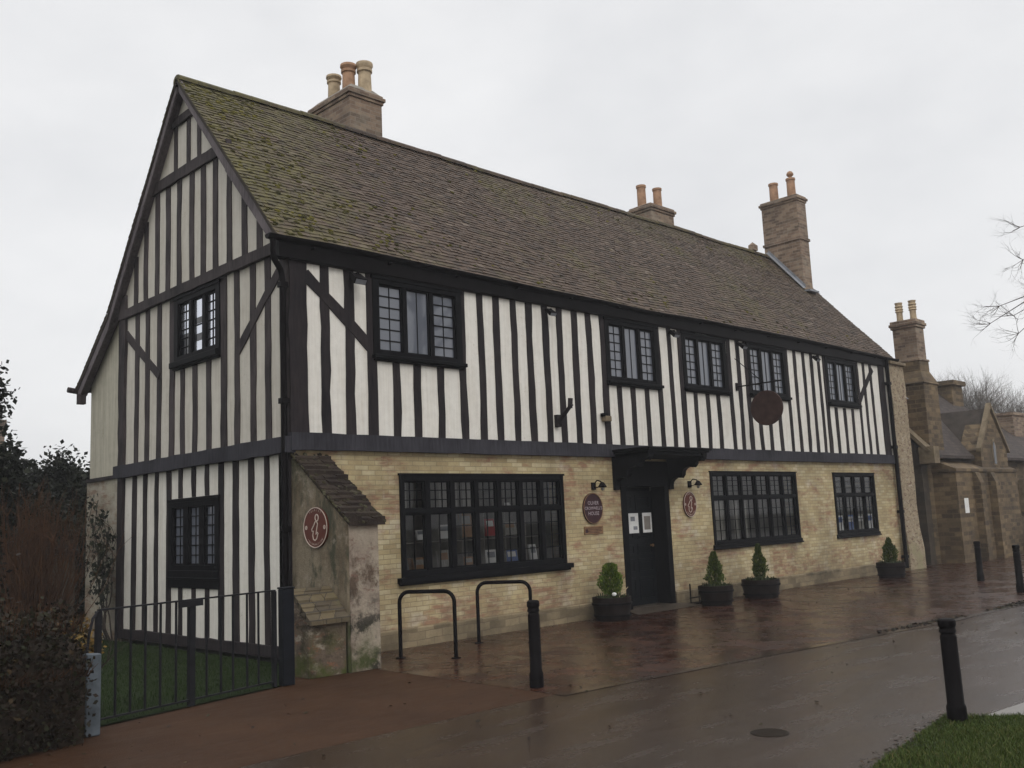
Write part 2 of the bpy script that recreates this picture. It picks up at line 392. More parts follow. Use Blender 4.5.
# ------------------------------------------------------------------ setting
def poly_sheet(name, pts, z, mat, kind='structure', sub=0):
    me = bpy.data.meshes.new(name)
    me.from_pydata([(x, y, z) for x, y in pts], [], [tuple(range(len(pts)))])
    me.materials.append(mat); o = bpy.data.objects.new(name, me); COL.objects.link(o)
    o['kind'] = kind; return o
poly_sheet('ground', [(-400,-400),(400,-400),(400,400),(-400,400)], -.012, M['g_land'])
poly_sheet('road', [(-60,-4.25),(-60,-30),(70,-30),(70,-4.9),(12,-5.15),(7,-4.95),(3,-4.42),(0.2,-4.12)], -.004, M['g_road'])
poly_sheet('path', [(-60,-4.25),(.25,-4.12),(.34,-1.2),(.34,.2),(-.9,-.6),(-.95,-1.3),(-3.1,-1.78),(-60,-1.9)], -.0035, M['g_path'])
poly_sheet('pavement', [(.25,-4.12),(3,-4.42),(7,-4.95),(12,-5.15),(70,-4.9),(70,2.5),(19.2,2.5),(17.6,.3),(.2,.3),(.34,-1.2)], -.001, M['g_paver'])
k = MB()
pts = [(.25,-4.12),(3,-4.42),(7,-4.95),(12,-5.15),(40,-5.02)]
for a, b_ in zip(pts, pts[1:]):
    k.quad((a[0],a[1]-.12,.0),(b_[0],b_[1]-.12,.0),(b_[0],b_[1],.0),(a[0],a[1],.0))
o = k.build('kerb', M['g_kerb'], fixn=False); o['kind'] = 'structure'
gr_poly = [(-.62,-7.62),(.3,-7.50),(1.02,-7.40),(1.22,-7.62),(1.62,-8.1),(3.2,-10.6),(3,-14),(-.62,-14)]
poly_sheet('verge_ground', gr_poly, .012, M['g_grass'])
poly_sheet('paving_slab', [(1.25,-7.58),(1.45,-7.60),(8,-8.3),(8,-14),(3.3,-10.6),(1.66,-8.1)], .010, M['slab'])
poly_sheet('lawn_ground', [(-14,-1.85),(-3.1,-1.76),(-.95,-1.28),(-.62,-.9),(-.05,-.1),(-.05,7),(3,26),(-14,26)], .006, M['g_lawn'])
# blades of grass
def inpoly(x, y, P):
    c = False; j = len(P)-1
    for i in range(len(P)):
        if (P[i][1] > y) != (P[j][1] > y) and x < (P[j][0]-P[i][0])*(y-P[i][1])/(P[j][1]-P[i][1])+P[i][0]: c = not c
        j = i
    return c
def grass(name, P, n, h, z0, mt='grass'):
    rg = random.Random(5); g = MB()
    xs = [p[0] for p in P]; ys = [p[1] for p in P]; k_ = 0
    while k_ < n:
        x = rg.uniform(min(xs), max(xs)); y = rg.uniform(min(ys), max(ys))
        if not inpoly(x, y, P): continue
        k_ += 1
        cl = mnoise.noise(Vector((x*2.3, y*2.3, 0)))*.5+.5
        hh = h*rg.uniform(.3, 1.2)*(.35+1.3*cl); a = rg.uniform(0, 2*PI); w = rg.uniform(.0015, .0035)*(1+h*4)
        lx, ly = rg.gauss(0, hh*.45), rg.gauss(0, hh*.45)
        dx, dy = math.cos(a)*w, math.sin(a)*w
        g.add([(x-dx,y-dy,z0),(x+dx,y+dy,z0),(x+lx*.4+dx*.6,y+ly*.4+dy*.6,z0+hh*.6),(x+lx*.4-dx*.6,y+ly*.4-dy*.6,z0+hh*.6),(x+lx,y+ly,z0+hh)],
              [(0,1,2,3),(3,2,4)], min(1, max(0, rg.gauss(.45+.3*(cl-.5), .22))))
    o = g.build(name, M[mt], fixn=False); o['kind'] = 'stuff'; return o
tag(grass('verge_grass', [(-.66,-7.60),(.3,-7.47),(1.05,-7.37),(1.24,-7.62),(1.62,-8.1),(2.2,-9.0),(.8,-9.6),(-.66,-8.6)], 60000, .034, .012), 'short green grass at the corner of the road', 'grass')
tag(grass('lawn_grass', [(-6,-1.7),(-3.1,-1.72),(-1.0,-1.24),(-.65,-.85),(-.12,-.3),(-.12,5.6),(-6,6)], 50000, .05, .006, 'lawn'), 'rough green lawn behind the low railing', 'grass')

def litter(name, label, cat, n, area, mat, seed, size=.03):
    rg = random.Random(seed); m = MB()
    for _ in range(n):
        x, y, z = area(rg); a = rg.uniform(0, 2*PI); s_ = size*rg.uniform(.5, 1.3); u = Vector((math.cos(a)*s_, math.sin(a)*s_, rg.uniform(-.2,.4)*s_)); v = Vector((-math.sin(a)*s_*.5, math.cos(a)*s_*.5, rg.uniform(0,.4)*s_)); P = Vector((x, y, z))
        m.add([P-u, P+v, P+u, P-v], [(0,1,2,3)], rg.random())
    o = m.build(name, M[mat], fixn=False); o['kind'] = 'stuff'; tag(o, label, cat)
litter('fallen_leaves', 'scattered brown fallen leaves on the wet paving and road', 'leaves', 260, lambda rg: (rg.uniform(-4, 12), -1.2-abs(rg.gauss(0, 2.6)), .006), 'leaf_brown', 61, .022)
litter('grass_litter', 'bits of leaf and mud along the edge of the corner grass', 'leaves', 500, lambda rg: (lambda t: (-.62+1.7*t+rg.gauss(0,.05), -7.60+.2*t+rg.gauss(0,.06), .02))(rg.random()), 'leaf_brown', 62, .014)

# ------------------------------------------------------------------ timber framed house
house = empty('timber_framed_house')
tag(house, 'long black and white timber framed house with buff brick ground floor and mossy tiled roof', 'house')
zf = lambda y: 5.365+y*1.1155
def zr(y):
    if y <= 2.9: return zf(y)-.05*0
    if y <= 5.45: return 8.65-(y-2.9)*1.294
    return 5.35-(y-5.45)*.831
def sag(x, y):
    return .045*math.sin(x*.55+1.0)*math.sin(max(0, min(1, (y+.2)/3.1))*PI*.8+.4) + .02*mnoise.noise(Vector((x*.6, y*.9, 3)))*1.5

def wall_open(mp, u0, u1, z0, z1, th, ops):
    m = MB(mp)
    us = sorted({u0, u1, *[v for o in ops for v in o[:2]]}); zs = sorted({z0, z1, *[v for o in ops for v in o[2:]]})
    for a, b in zip(us, us[1:]):
        for c, d in zip(zs, zs[1:]):
            if any(o[0] <= a and b <= o[1] and o[2] <= c and d <= o[3] for o in ops): continue
            m.add([(a,0,c),(b,0,c),(b,0,d),(a,0,d)], [(0,1,2,3)])
            m.add([(a,-th,c),(b,-th,c),(b,-th,d),(a,-th,d)], [(3,2,1,0)])
    for a, b, c, d in ops + [(u0, u1, z0, z1)]:
        m.add([(a,0,c),(b,0,c),(b,0,d),(a,0,d),(a,-th,c),(b,-th,c),(b,-th,d),(a,-th,d)], [(0,1,5,4),(1,2,6,5),(2,3,7,6),(3,0,4,7)])
    return m
G = [(1.68,4.97,.92,2.30), (9.12,12.33,1.0,2.38), (13.98,16.02,1.0,2.37)]
DOOR = (6.42,7.78,.0,2.56)
wall_open(FR, .0, 17.29, .0, 2.62, .3, G+[DOOR]).build('brick_wall', M['brick'], house, fixn=False)
for a, b in ((.46,6.40),(7.80,17.22)):
    p = MB(FR)
    n_ = int((b-a)/.4)
    for i in range(n_):
        x0 = a+(b-a)*i/n_; x1 = a+(b-a)*(i+1)/n_
        p.add([(x0,0,0),(x1,0,0),(x1,.035,0),(x0,.035,0),(x0,0,.25),(x1,0,.25),(x1,.025,.235),(x0,.025,.235)], [(3,2,6,7),(7,6,5,4)] + ([(0,3,7,4)] if i == 0 else []) + ([(1,2,6,5)] if i == n_-1 else []))
    p.build('plinth', M['brick_plinth'], house, fixn=False)
UW = [(1.34,2.87,3.95,5.02), (6.28,7.68,3.95,5.02), (8.54,9.94,3.98,5.01), (10.82,12.26,4.0,5.03), (14.13,15.53,4.0,5.02)]
wall_open(FR, 0, 17.29, 2.62, 5.32, .2, UW).build('plaster_wall', M['plaster'], house, fixn=False)
GW = [(1.86,3.19,4.2,5.16)]; GL = [(1.88,3.34,1.12,2.10)]
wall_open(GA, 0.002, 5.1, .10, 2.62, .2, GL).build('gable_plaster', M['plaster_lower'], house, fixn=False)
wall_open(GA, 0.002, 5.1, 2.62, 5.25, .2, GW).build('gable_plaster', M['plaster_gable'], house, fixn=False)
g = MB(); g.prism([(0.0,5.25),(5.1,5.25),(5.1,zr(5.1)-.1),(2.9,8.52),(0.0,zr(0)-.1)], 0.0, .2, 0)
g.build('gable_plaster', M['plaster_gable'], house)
g = MB(); g.prism([(5.1,2.62),(6.6,2.62),(6.6,zr(6.6)-.1),(5.45,zr(5.45)-.1),(5.1,zr(5.1)-.1)], 0.03, .23, 0); g.build('rear_plaster', M['plaster_rear'], house)
g = MB(); g.prism([(5.1,-.02),(6.64,-.02),(6.64,2.6),(5.1,2.6)], 0.0, .26, 0)
g.build('rear_lower_wall', m_brick('limewashed_rubble', [(.30,.27,.20), (.42,.38,.30), (.46,.43,.36)], (.38,.35,.28), bw=.3, bh=.15, red=(.22,.13,.08), dirt=.6, irregular=.05), house)
g = MB(GA); g.box(5.12,6.6,.0,.035,2.595,2.655); g.build('moulding', M['timber_gable'], house)
# far gable, rear wall, floors and inside
g = MB(); g.prism([(0.01,-.02),(6.6,-.02),(6.6,zr(6.6)-.1),(5.45,zr(5.45)-.1),(2.9,8.5),(0.02,zr(0)-.1)], 17.3, 17.7, 0); g.build('end_wall', M['brick_red'], house)
g = MB(); g.box(.22,16.99,6.4,6.6,-.02,4.3); g.build('rear_wall', M['plaster_rear'], house)
g = MB(); g.box(.25,16.98,.31,6.38,2.5,2.6); g.box(.25,16.98,.31,6.38,-.03,.0); g.box(.25,16.98,2.6,2.7,.0,2.5); g.box(.25,16.98,2.6,2.7,2.6,5.2); g.box(.25,16.98,.22,6.38,5.2,5.24)
g.box(5.2,5.3,.31,2.6,0,2.5); g.box(8.5,8.6,.31,2.6,0,2.5); g.build('room_lining', M['room'], house)

# timbers
rt = random.Random(3)
def timber(mp, a, b, w, d, name='stud', mat='timber', jit=.010, back=.03):
    """a,b = (u,z) ends; w in-plane width; d proud depth"""
    m = MB(mp); n = max(2, int(math.hypot(b[0]-a[0], b[1]-a[1])/.28))
    dx, dz = b[0]-a[0], b[1]-a[1]; l = math.hypot(dx, dz); nx, nz = -dz/l, dx/l
    rows = []; bow = rt.uniform(-1, 1)*jit*1.6
    for i in range(n+1):
        t = i/n; o1 = rt.gauss(0, jit*.55)+bow*math.sin(t*PI); o2 = rt.gauss(0, jit*.55)+bow*math.sin(t*PI)
        cx, cz = a[0]+dx*t, a[1]+dz*t; dd = d+rt.uniform(-.002, .002)
        A = (cx+nx*(w/2+o1), cz+nz*(w/2+o1)); B = (cx-nx*(w/2-o2), cz-nz*(w/2-o2))
        rows.append([(A[0],dd,A[1]),(B[0],dd,B[1]),(B[0],-back,B[1]),(A[0],-back,A[1])])
    m.add([p for r_ in rows for p in r_], [(i*4+k_, i*4+(k_+1) % 4, (i+1)*4+(k_+1) % 4, (i+1)*4+k_) for i in range(n) for k_ in range(4)] + [(0,1,2,3),(n*4+3,n*4+2,n*4+1,n*4)])
    return m.build(name, M[mat], house)
# front, upper storey
studs = [.53,.91,2.93,3.30,3.65,4.02,4.38,4.75,5.09,5.45,5.82,7.74,8.11,10.10,10.42,12.36,12.73,13.10,13.46,13.80,15.68,16.04,16.40]
for x in studs:
    timber(FR, (x, 2.82), (x+rt.uniform(-.012,.012), 5.09), rt.uniform(.125,.15) if x < 8 else rt.uniform(.11,.13), .014)
for x in (1.27, 2.95, 6.19, 7.76, 8.46, 10.02, 10.74, 12.34, 14.06, 15.61):
    if x in (1.27, 6.19, 8.46, 10.74, 14.06): timber(FR, (x, 2.82), (x, 5.09), .15, .018)
for xs_ in ((1.68,2.05,2.48),(6.56,6.93,7.33),(8.85,9.24,9.62),(11.13,11.5,11.92),(14.45,14.86,15.26)):
    for x in xs_: timber(FR, (x, 2.82), (x, 3.90), .125, .014, 'short_stud')
timber(FR, (.12, 2.80), (.12, 5.1), .26, .030, 'corner_post')
timber(FR, (16.98, 2.80), (16.98, 5.1), .30, .026, 'corner_post')
timber(FR, (.22, 4.92), (1.28, 4.02), .15, .022, 'brace')
timber(FR, (16.5, 4.95), (15.62, 4.05), .13, .022, 'brace')
M['beam'] = m_timber('beam_paint', (.014,.014,.018), (.045,.043,.052))
timber(FR, (-.04, 2.725), (17.26, 2.725), .215, .085, 'bressumer', 'beam', .006)
timber(FR, (-.02, 5.17), (17.26, 5.17), .20, .05, 'wall_plate', 'timber', .004)
# gable
GM = 'timber_gable'
gl_studs = [4.65,4.25,3.84,1.39,.98,.58]
for y in gl_studs + [3.42, 1.80]: timber(GA, (y, .16), (y, 2.62), rt.uniform(.12,.17), .014, mat='timber')
for y in (3.03,2.61,2.21): timber(GA, (y, .16), (y, .90), .12, .014, 'short_stud', 'timber')
for y in (3.03,2.61,2.21): timber(GA, (y, 2.16), (y, 2.62), .12, .014, 'short_stud', 'timber')
for y in (4.61,4.22,3.79,1.35,.91,.52): timber(GA, (y, 2.76), (y, 5.26), rt.uniform(.125,.155), .014, mat=GM)
for y in (3.34, 1.72): timber(GA, (y, 2.76), (y, 5.26), .16, .018, mat=GM)
for y in (2.98,2.59,2.16): timber(GA, (y, 2.76), (y, 4.12), .14, .014, 'short_stud', GM)
for y in (4.68,4.30,3.89,3.51,3.12,2.70,2.34,1.96,1.55,1.12,.72,.35):
    top = min(zr(y)-.16, 7.08)
    if top > 5.4: timber(GA, (y, 5.3), (y, top), .145, .014, mat=GM)
for y in (3.25,2.82,2.47): timber(GA, (y, 7.1), (y, min(zr(y)-.2, 8.0)), .115, .014, mat=GM)
timber(GA, (.10, 2.76), (.10, 5.3), .20, .024, 'corner_post', GM)
timber(GA, (.085, .1), (.085, 2.62), .17, .024, 'corner_post', 'timber')
timber(GA, (5.12, .05), (5.12, 2.62), .2, .05, 'rear_post', 'timber')
timber(GA, (5.12, 2.76), (5.12, 5.62), .22, .05, 'rear_post', GM, .02)
timber(GA, (-.06, 2.685), (5.28, 2.685), .20, .10, 'jetty_beam', 'beam', .008)
timber(GA, (.05, 5.29), (5.2, 5.29), .15, .07, 'tie_beam', GM)
timber(GA, (1.55, 7.13), (4.02, 7.13), .17, .05, 'collar', GM)
timber(GA, (2.5, 8.02), (3.35, 8.02), .13, .05, 'collar', GM)
timber(GA, (.18, 5.0), (1.32, 4.08), .14, .022, 'brace', GM)
timber(GA, (5.02, 4.95), (3.76, 4.08), .14, .022, 'brace', GM)
timber(GA, (.15, .13), (5.2, .13), .14, .05, 'sole_plate', 'timber')

# roof
def tile_slope(name, y0, y1, x0, x1, gauge=.092, tw=.155, under=False):
    m = MB(); rg = random.Random(8)
    sl = math.hypot(y1-y0, zr(y1)-zr(y0)); n = int(sl/gauge); d = Vector((0, (y1-y0)/sl, (zr(y1)-zr(y0))/sl))  # up the slope
    nrm = Vector((0, -d.z, d.y)) if d.y > 0 else Vector((0, d.z, -d.y))
    for i in range(n+1):
        s0 = i*gauge; off = (i % 2)*tw/2
        k_ = int((x1-x0+off)/tw)+1
        for j in range(k_):
            xa = max(x0, x0+j*tw-off); xb = min(x1, x0+(j+1)*tw-off)
            if xb-xa < .03: continue
            s_lo = s0+rg.gauss(0, .005)+.016*mnoise.noise(Vector((xa*.9, i*.35, 1)))+(rg.uniform(-.03,0) if rg.random() < .02 else 0); s_hi = min(s0+gauge*1.25, sl)
            if s_hi-s_lo < .02: continue
            lift = .013+rg.random()*.010; tl = rg.gauss(0, .004)
            def P(x, s, h):
                v = Vector((x, y0, zr(y0)))+d*s+nrm*h; v.z += sag(x, v.y); return tuple(v)
            g_ = .0015; xa += g_; xb -= g_
            m.add([P(xa,s_lo,lift+tl),P(xb,s_lo,lift-tl),P(xb,s_hi,.004),P(xa,s_hi,.004),P(xa,s_lo,lift+tl-.014),P(xb,s_lo,lift-tl-.014),P(xb,s_hi,-.01),P(xa,s_hi,-.01)],
                  [(0,1,2,3),(4,5,1,0),(4,0,3,7),(5,6,2,1)], min(1, max(0, rg.gauss(.46, .24))))
    return m.build(name, M['tiles'], roof, fixn=False)
RX0, RX1 = -.17, 17.86
def sheet(mb, ya, yb, dz, th, nx=60, ny=10):
    idx = {}
    vs = []; fs = []
    for i in range(nx+1):
        for j in range(ny+1):
            x = RX0+(RX1-RX0)*i/nx; y = ya+(yb-ya)*j/ny
            for t in (0, 1): vs.append((x, y, zr(y)+sag(x, y)+dz-th*t))
    f = lambda i, j, t: (i*(ny+1)+j)*2+t
    for i in range(nx):
        for j in range(ny):
            fs.append((f(i,j,0),f(i+1,j,0),f(i+1,j+1,0),f(i,j+1,0))); fs.append((f(i,j,1),f(i,j+1,1),f(i+1,j+1,1),f(i+1,j,1)))
    for i in range(nx):
        fs.append((f(i,0,0),f(i,0,1),f(i+1,0,1),f(i+1,0,0))); fs.append((f(i,ny,0),f(i+1,ny,0),f(i+1,ny,1),f(i,ny,1)))
    for j in range(ny):
        fs.append((f(0,j,0),f(0,j+1,0),f(0,j+1,1),f(0,j,1))); fs.append((f(nx,j,0),f(nx,j,1),f(nx,j+1,1),f(nx,j+1,0)))
    mb.add(vs, fs)
rb = MB(); sheet(rb, .0, 2.9, -.012, .07); sheet(rb, 2.9, 5.45, -.012, .07); sheet(rb, 5.45, 6.75, -.012, .07)
roof = rb.build('roof', M['roof_under'], house, fixn=False)
tile_slope('roof_tiles', -.02, 2.9, RX0-.012, RX1+.01)
tile_slope('roof_tiles', 5.45, 2.9, RX0-.012, RX1+.01, .1, .33)
tile_slope('roof_tiles', 6.78, 5.45, RX0-.012, RX1+.01, .1, .33)
m = MB(); rg = random.Random(77)
for _ in range(900):
    x = -.15+abs(rg.gauss(0, 1.6)) if rg.random() < .6 else rg.uniform(-.1, 17); y = rg.uniform(.02, 2.85) if rg.random() < .6 else rg.choice((rg.uniform(.02,.5), rg.uniform(2.3,2.85)))
    if x > 17.6 or mnoise.noise(Vector((x*.9, y*1.4, 5))) < -.05: continue
    z = zr(y)+sag(x, y)+.018; q = rg.uniform(.014,.042); n = 6; vs = []
    for r0, h0 in ((q,-.012),(q*.8,q*.3),(q*.35,q*.5)):
        for k_ in range(n): b_ = 2*PI*k_/n; rr = r0*rg.uniform(.7,1.3); vs.append((x+rr*1.3*math.cos(b_), y+rr*.68*math.sin(b_)-h0*.74, z+h0*.67+rr*.72*math.sin(b_)))
    m.add(vs, [(i*n+k_, i*n+(k_+1) % n, (i+1)*n+(k_+1) % n, (i+1)*n+k_) for i in range(2) for k_ in range(n)]+[tuple(2*n+k_ for k_ in range(n))], rg.random())
M['roofmoss'] = m_leaf('roof_moss', [(.028,.026,.009), (.06,.054,.014), (.12,.105,.025)], .95)
mo_ = m.build('moss', M['roofmoss'], roof, fixn=False); mo_['kind'] = 'stuff'
rd = MB(); rg = random.Random(4)
x = RX0+.0
while x < 17.3:
    l = .31; z = 8.65+sag(x, 2.9)+rg.uniform(-.006,.006); vs = []; 
    for xx in (x, x+l-.006):
        for k_ in range(7):
            t = PI*(k_/6*1.1-.05); vs.append((xx, 2.9+.115*math.cos(t), z-.095+.095*math.sin(t)))
    rd.add(vs, [(k_, k_+1, 8+k_, 7+k_) for k_ in range(6)]+[tuple(range(7)), tuple(range(13, 6, -1))], min(1, max(0, rg.gauss(.3, .2))))
    x += l
rd.build('ridge_tiles', M['tiles'], roof, fixn=False)
for pts_ in ([(2.86,8.60),(1.4,zr(1.4)-.035),(-.0,zr(0)-.03)], [(2.94,8.60),(4.1,zr(4.1)-.035),(5.45,zr(5.45)-.035),(6.72,zr(6.72)-.03)]):
    m = MB(GA)
    for a, b in zip(pts_, pts_[1:]):
        dl = math.hypot(b[0]-a[0], b[1]-a[1]); s_ = 1 if b[0] < a[0] else -1
        w = .20
        nz = -abs(b[0]-a[0])/dl*w; ny = s_*abs(b[1]-a[1])/dl*w
        m.add([(a[0],.125,a[1]),(b[0],.125,b[1]),(b[0],.125,b[1]-.21),(a[0],.125,a[1]-.23),(a[0],.155,a[1]),(b[0],.155,b[1]),(b[0],.155,b[1]-.21),(a[0],.155,a[1]-.23)],
              [(3,2,1,0),(4,5,6,7),(0,1,5,4),(2,3,7,6),(1,2,6,5),(3,0,4,7)])
        # soffit inside the overhang
        m.add([(a[0],0,a[1]-.13),(b[0],0,b[1]-.13),(b[0],.125,b[1]-.13),(a[0],.125,a[1]-.13)], [(0,1,2,3)])
    m.build('bargeboard', M['verge'], house)
# gutters and downpipes
m = MB(); n_ = 40; vs = []; fs = []
for i in range(n_+1):
    x = -.36+18.2*i/n_; zc = 5.325+.8*sag(x, 0)
    for k_ in range(9):
        t = PI+PI*k_/8; vs.append((x, -.085+.062*math.cos(t), zc+.066*math.sin(t)))
for i in range(n_):
    for k_ in range(8): fs.append((i*9+k_, i*9+k_+1, (i+1)*9+k_+1, (i+1)*9+k_))
fs += [tuple(range(9)), tuple(n_*9+k_ for k_ in range(8,-1,-1))]
m.add(vs, fs); m.box(-.19, 17.3, -.075, -.052, 5.08, 5.31); m.box(-.19, -.02, -.05, .12, 5.09, 5.30)
for i in range(14): x = .3+i*1.25; m.box(x-.015, x+.015, -.14, -.075, 5.235, 5.26)
m.build('gutter', M['blackmetal'], house, fixn=False)
m = MB(); m.tube([(-.28,-.085,5.28),(-.28,-.085,5.12),(-.25,-.06,5.03),(-.13,.0,4.93),(-.095,.02,4.86),(-.085,.02,4.76)], .04, 10)
m.tube([(-.085,.02,4.8),(-.085,.02,.1)], .04, 10)
for z in (4.7,3.2,1.6,.5): m.box(-.135,-.03,-.03,.07,z,z+.07)
m.build('downpipe', M['blackmetal'], house, smooth=True)
m = MB(); m.tube([(17.16,-.1,5.28),(17.16,-.1,4.98),(17.16,-.1,.06)], .05, 10)
for z in (4.6,3.0,1.4,.3): m.box(17.09,17.23,-.15,-.02,z,z+.07)
m.build('downpipe', M['blackmetal'], house, smooth=True)
m = MB(); m.tube([(.03,6.80,4.22),(-.14,6.80,4.22),(-.30,6.80,4.24)], .05, 10); m.box(-.17,-.05,6.62,6.74,3.98,4.16); m.build('gutter_stub', M['timber_gable'], house)

# chimneys
def chimney(x0, x1, y0, y1, z0, z1, mat, cap=.05):
    m = MB(); m.box(x0,x1,y0,y1,z0,z1-.18)
    for k_, (e, za, zb) in enumerate(((.025,z1-.18,z1-.12),(.055,z1-.12,z1-.05),(.02,z1-.05,z1))): m.box(x0-e,x1+e,y0-e,y1+e,za,zb)
    c = m.build('chimney', M[mat], house, bevel=.008)
    f = MB(); f.add([(x0,y0,z1),(x1,y0,z1),(x1,y1,z1),(x0,y1,z1),(x0+.12,y0+.12,z1+cap),(x1-.12,y0+.12,z1+cap),(x1-.12,y1-.12,z1+cap),(x0+.12,y1-.12,z1+cap)],
                    [(0,1,5,4),(1,2,6,5),(2,3,7,6),(3,0,4,7),(4,5,6,7)]); f.build('flaunching', M['mortar'], c, fixn=False)
    return c
def pot(c, x, y, z, r, h, mat, style=0):
    m = MB()
    if style == 0: prof = [(r*1.05,0),(r,.05),(r*.92,h*.7),(r*1.12,h*.72),(r*1.12,h*.8),(r*.95,h*.82),(r*1.25,h*.92),(r*1.2,h),(r*.6,h)]
    elif style == 1: prof = [(r,0),(r*.95,h*.88),(r*1.1,h*.9),(r*1.1,h),(r*.6,h)]
    else: prof = [(r*1.1,0),(r,h*.3),(r*1.0,h*.5),(r*1.3,h*.55),(r*1.05,h*.6),(r*1.3,h*.68),(r*1.05,h*.74),(r*1.3,h*.82),(r*1.05,h*.88),(r*1.25,h),(r*.6,h)]
    m.lathe(prof, 16); return m.build('chimney_pot', M[mat], c, (x, y, z), smooth=True)
c1 = chimney(3.18, 3.90, 3.08, 4.42, 7.4, 9.55, 'brick_red', .13)
pot(c1, 3.66, 3.27, 9.58, .13, .62, 'pot_pale', 0); pot(c1, 3.44, 3.47, 9.62, .125, .56, 'pot', 0); pot(c1, 3.42, 3.92, 9.62, .12, .50, 'pot_pale', 0)
c2 = chimney(12.05, 12.98, 3.1, 3.75, 7.8, 9.20, 'brick_red', .06)
pot(c2, 12.30, 3.55, 9.23, .115, .58, 'pot', 1); pot(c2, 12.62, 3.30, 9.23, .11, .50, 'pot', 1)
c3 = chimney(17.12, 17.60, 1.92, 3.02, 7.3, 10.18, 'brick_red', .05)
m = MB(); m.box(17.09,17.63,1.89,3.05,8.90,8.97); m.build('string_course', M['brick_red'], c3)
m = MB(); m.quad((17.085,1.86,zr(1.86)+.06),(17.085,2.9,8.72),(17.085,2.9,8.82),(17.085,1.86,zr(1.86)+.17)); m.quad((16.95,1.86,zr(1.86)+.045),(16.95,2.9,8.705),(17.09,2.9,8.74),(17.09,1.86,zr(1.86)+.075))
m.box(17.0,17.5,1.70,1.92,zr(1.8)+.02,zr(1.8)+.07); m.build('flashing', M['lead'], c3, fixn=False)
pot(c3, 17.36, 2.72, 10.2, .125, .54, 'pot', 1)
p_ = pot(c3, 17.36, 2.18, 10.2, .12, .54, 'pot', 1)
m = MB(); m.lathe([(.05,.0),(.04,.06),(.09,.1),(.1,.14),(.07,.2),(.02,.23)], 12); m.build('cowl', M['pot'], c3, (17.36, 2.18, 10.73), smooth=True)
m = MB(); m.box(16.2,16.42,2.82,2.98,8.66,8.80); m.add([(16.2,2.82,8.8),(16.42,2.82,8.8),(16.42,2.98,8.8),(16.2,2.98,8.8),(16.3,2.9,8.9)],[(0,1,4),(1,2,4),(2,3,4),(3,0,4)]); m.build('ridge_vent', M['brick_red'], roof)

# end pier
m = MB()
rg = random.Random(2); zs_ = [0,.5,1,1.6,2.2,2.8,3.4,4.0,4.6,5.14]
vs = []
for z in zs_:
    j = lambda: rg.uniform(-.015,.015)
    y_ = -.16 if z < 1.0 else -.12
    vs += [(17.27+j(),y_+j(),z),(18.08+j()+(.06 if z < .9 else 0),y_+j(),z),(18.08,.6,z),(17.27,.6,z)]
m.add(vs, [(i*4+k_, i*4+(k_+1) % 4, (i+1)*4+(k_+1) % 4, (i+1)*4+k_) for i in range(len(zs_)-1) for k_ in range(4)]+[tuple(len(vs)-4+k_ for k_ in range(4))])
pier = m.build('rubble_pier', M['rubble'], house, fixn=True)
m = MB(); m.box(17.22,18.14,-.18,.6,5.14,5.22); m.build('pier_cap', M['stone_pale'], pier, bevel=.01)

# buttress
bt = MB(); bt.prism([(0.30,-.02),(-1.18,-.02),(-1.18,1.68),(-.02,2.52),(.30,2.52)], .0, .45, 0)
but = bt.build('buttress', M['buttress'], house, bevel=.02)
m = MB(); m.add([(.02,-1.192,0),(.43,-1.192,0),(.43,-1.192,1.67),(.02,-1.192,1.67),(.02,-1.17,0),(.43,-1.17,0),(.43,-1.17,1.67),(.02,-1.17,1.67)],[(0,1,2,3),(0,3,7,4),(1,5,6,2),(3,2,6,7)])
m.build('buttress_face', M['buttress_front'], but, fixn=False)
m = MB(); rg = random.Random(6)
nrow = 13
for i in range(nrow):
    t0 = i/nrow; t1 = (i+1.25)/nrow
    for j in range(3):
        x0 = -.012+j*.170; x1 = x0+.169
        ya, yb = -1.25+1.2*t0, -1.25+1.2*min(t1, 1); za, zb = 1.66+.88*t0, 1.66+.88*min(t1, 1); l = rg.uniform(.02,.07)
        if i == 0: l += .03
        m.add([(x0,ya,za+l),(x1,ya,za+l+rg.uniform(-.01,.01)),(x1,yb,zb+.008),(x0,yb,zb+.008),(x0,ya,za-.02),(x1,ya,za-.02),(x1,yb,zb-.03),(x0,yb,zb-.03)],[(0,1,2,3),(4,5,1,0),(4,0,3,7),(5,6,2,1),(7,6,5,4)], rg.uniform(0,.5))
bcap = m.build('buttress_cap', M['mosscap'], but, fixn=False)
m = MB()
for _ in range(230):
    t = rg.random(); x = rg.uniform(.0,.48); y = -1.24+1.22*t; z = 1.69+.88*t; q = rg.uniform(.012,.034); a = rg.uniform(0,PI)
    if rg.random() < .3: x = rg.choice((-.01,.49))
    pr_ = [(q,-.01),(q*.9,q*.25),(q*.5,q*.5),(0,q*.55)]; n = 7; vs = []
    for r0, z0 in pr_:
        for k_ in range(n): b_ = 2*PI*k_/n; rr = r0*rg.uniform(.75,1.25); vs.append((x+rr*math.cos(b_+a), y+rr*math.sin(b_+a), z+z0+rr*math.sin(b_+a)*.73))
    m.add(vs, [(i*n+k_, i*n+(k_+1) % n, (i+1)*n+(k_+1) % n, (i+1)*n+k_) for i in range(3) for k_ in range(n)], rg.random())
M['moss'] = m_leaf('moss', [(.012,.009,.006), (.02,.015,.009), (.03,.027,.012), (.06,.055,.035)], .9)
mo = m.build('moss', M['moss'], bcap, fixn=False); mo['kind'] = 'stuff'
m = MB(); m.prism([(-.72,-.02),(-1.15,-.02),(-1.15,.62),(-.86,.9),(-.72,.9)], -.50, -.005, 0)
st = m.build('buttress_stub', M['stub'], but, bevel=.02)
m = MB()
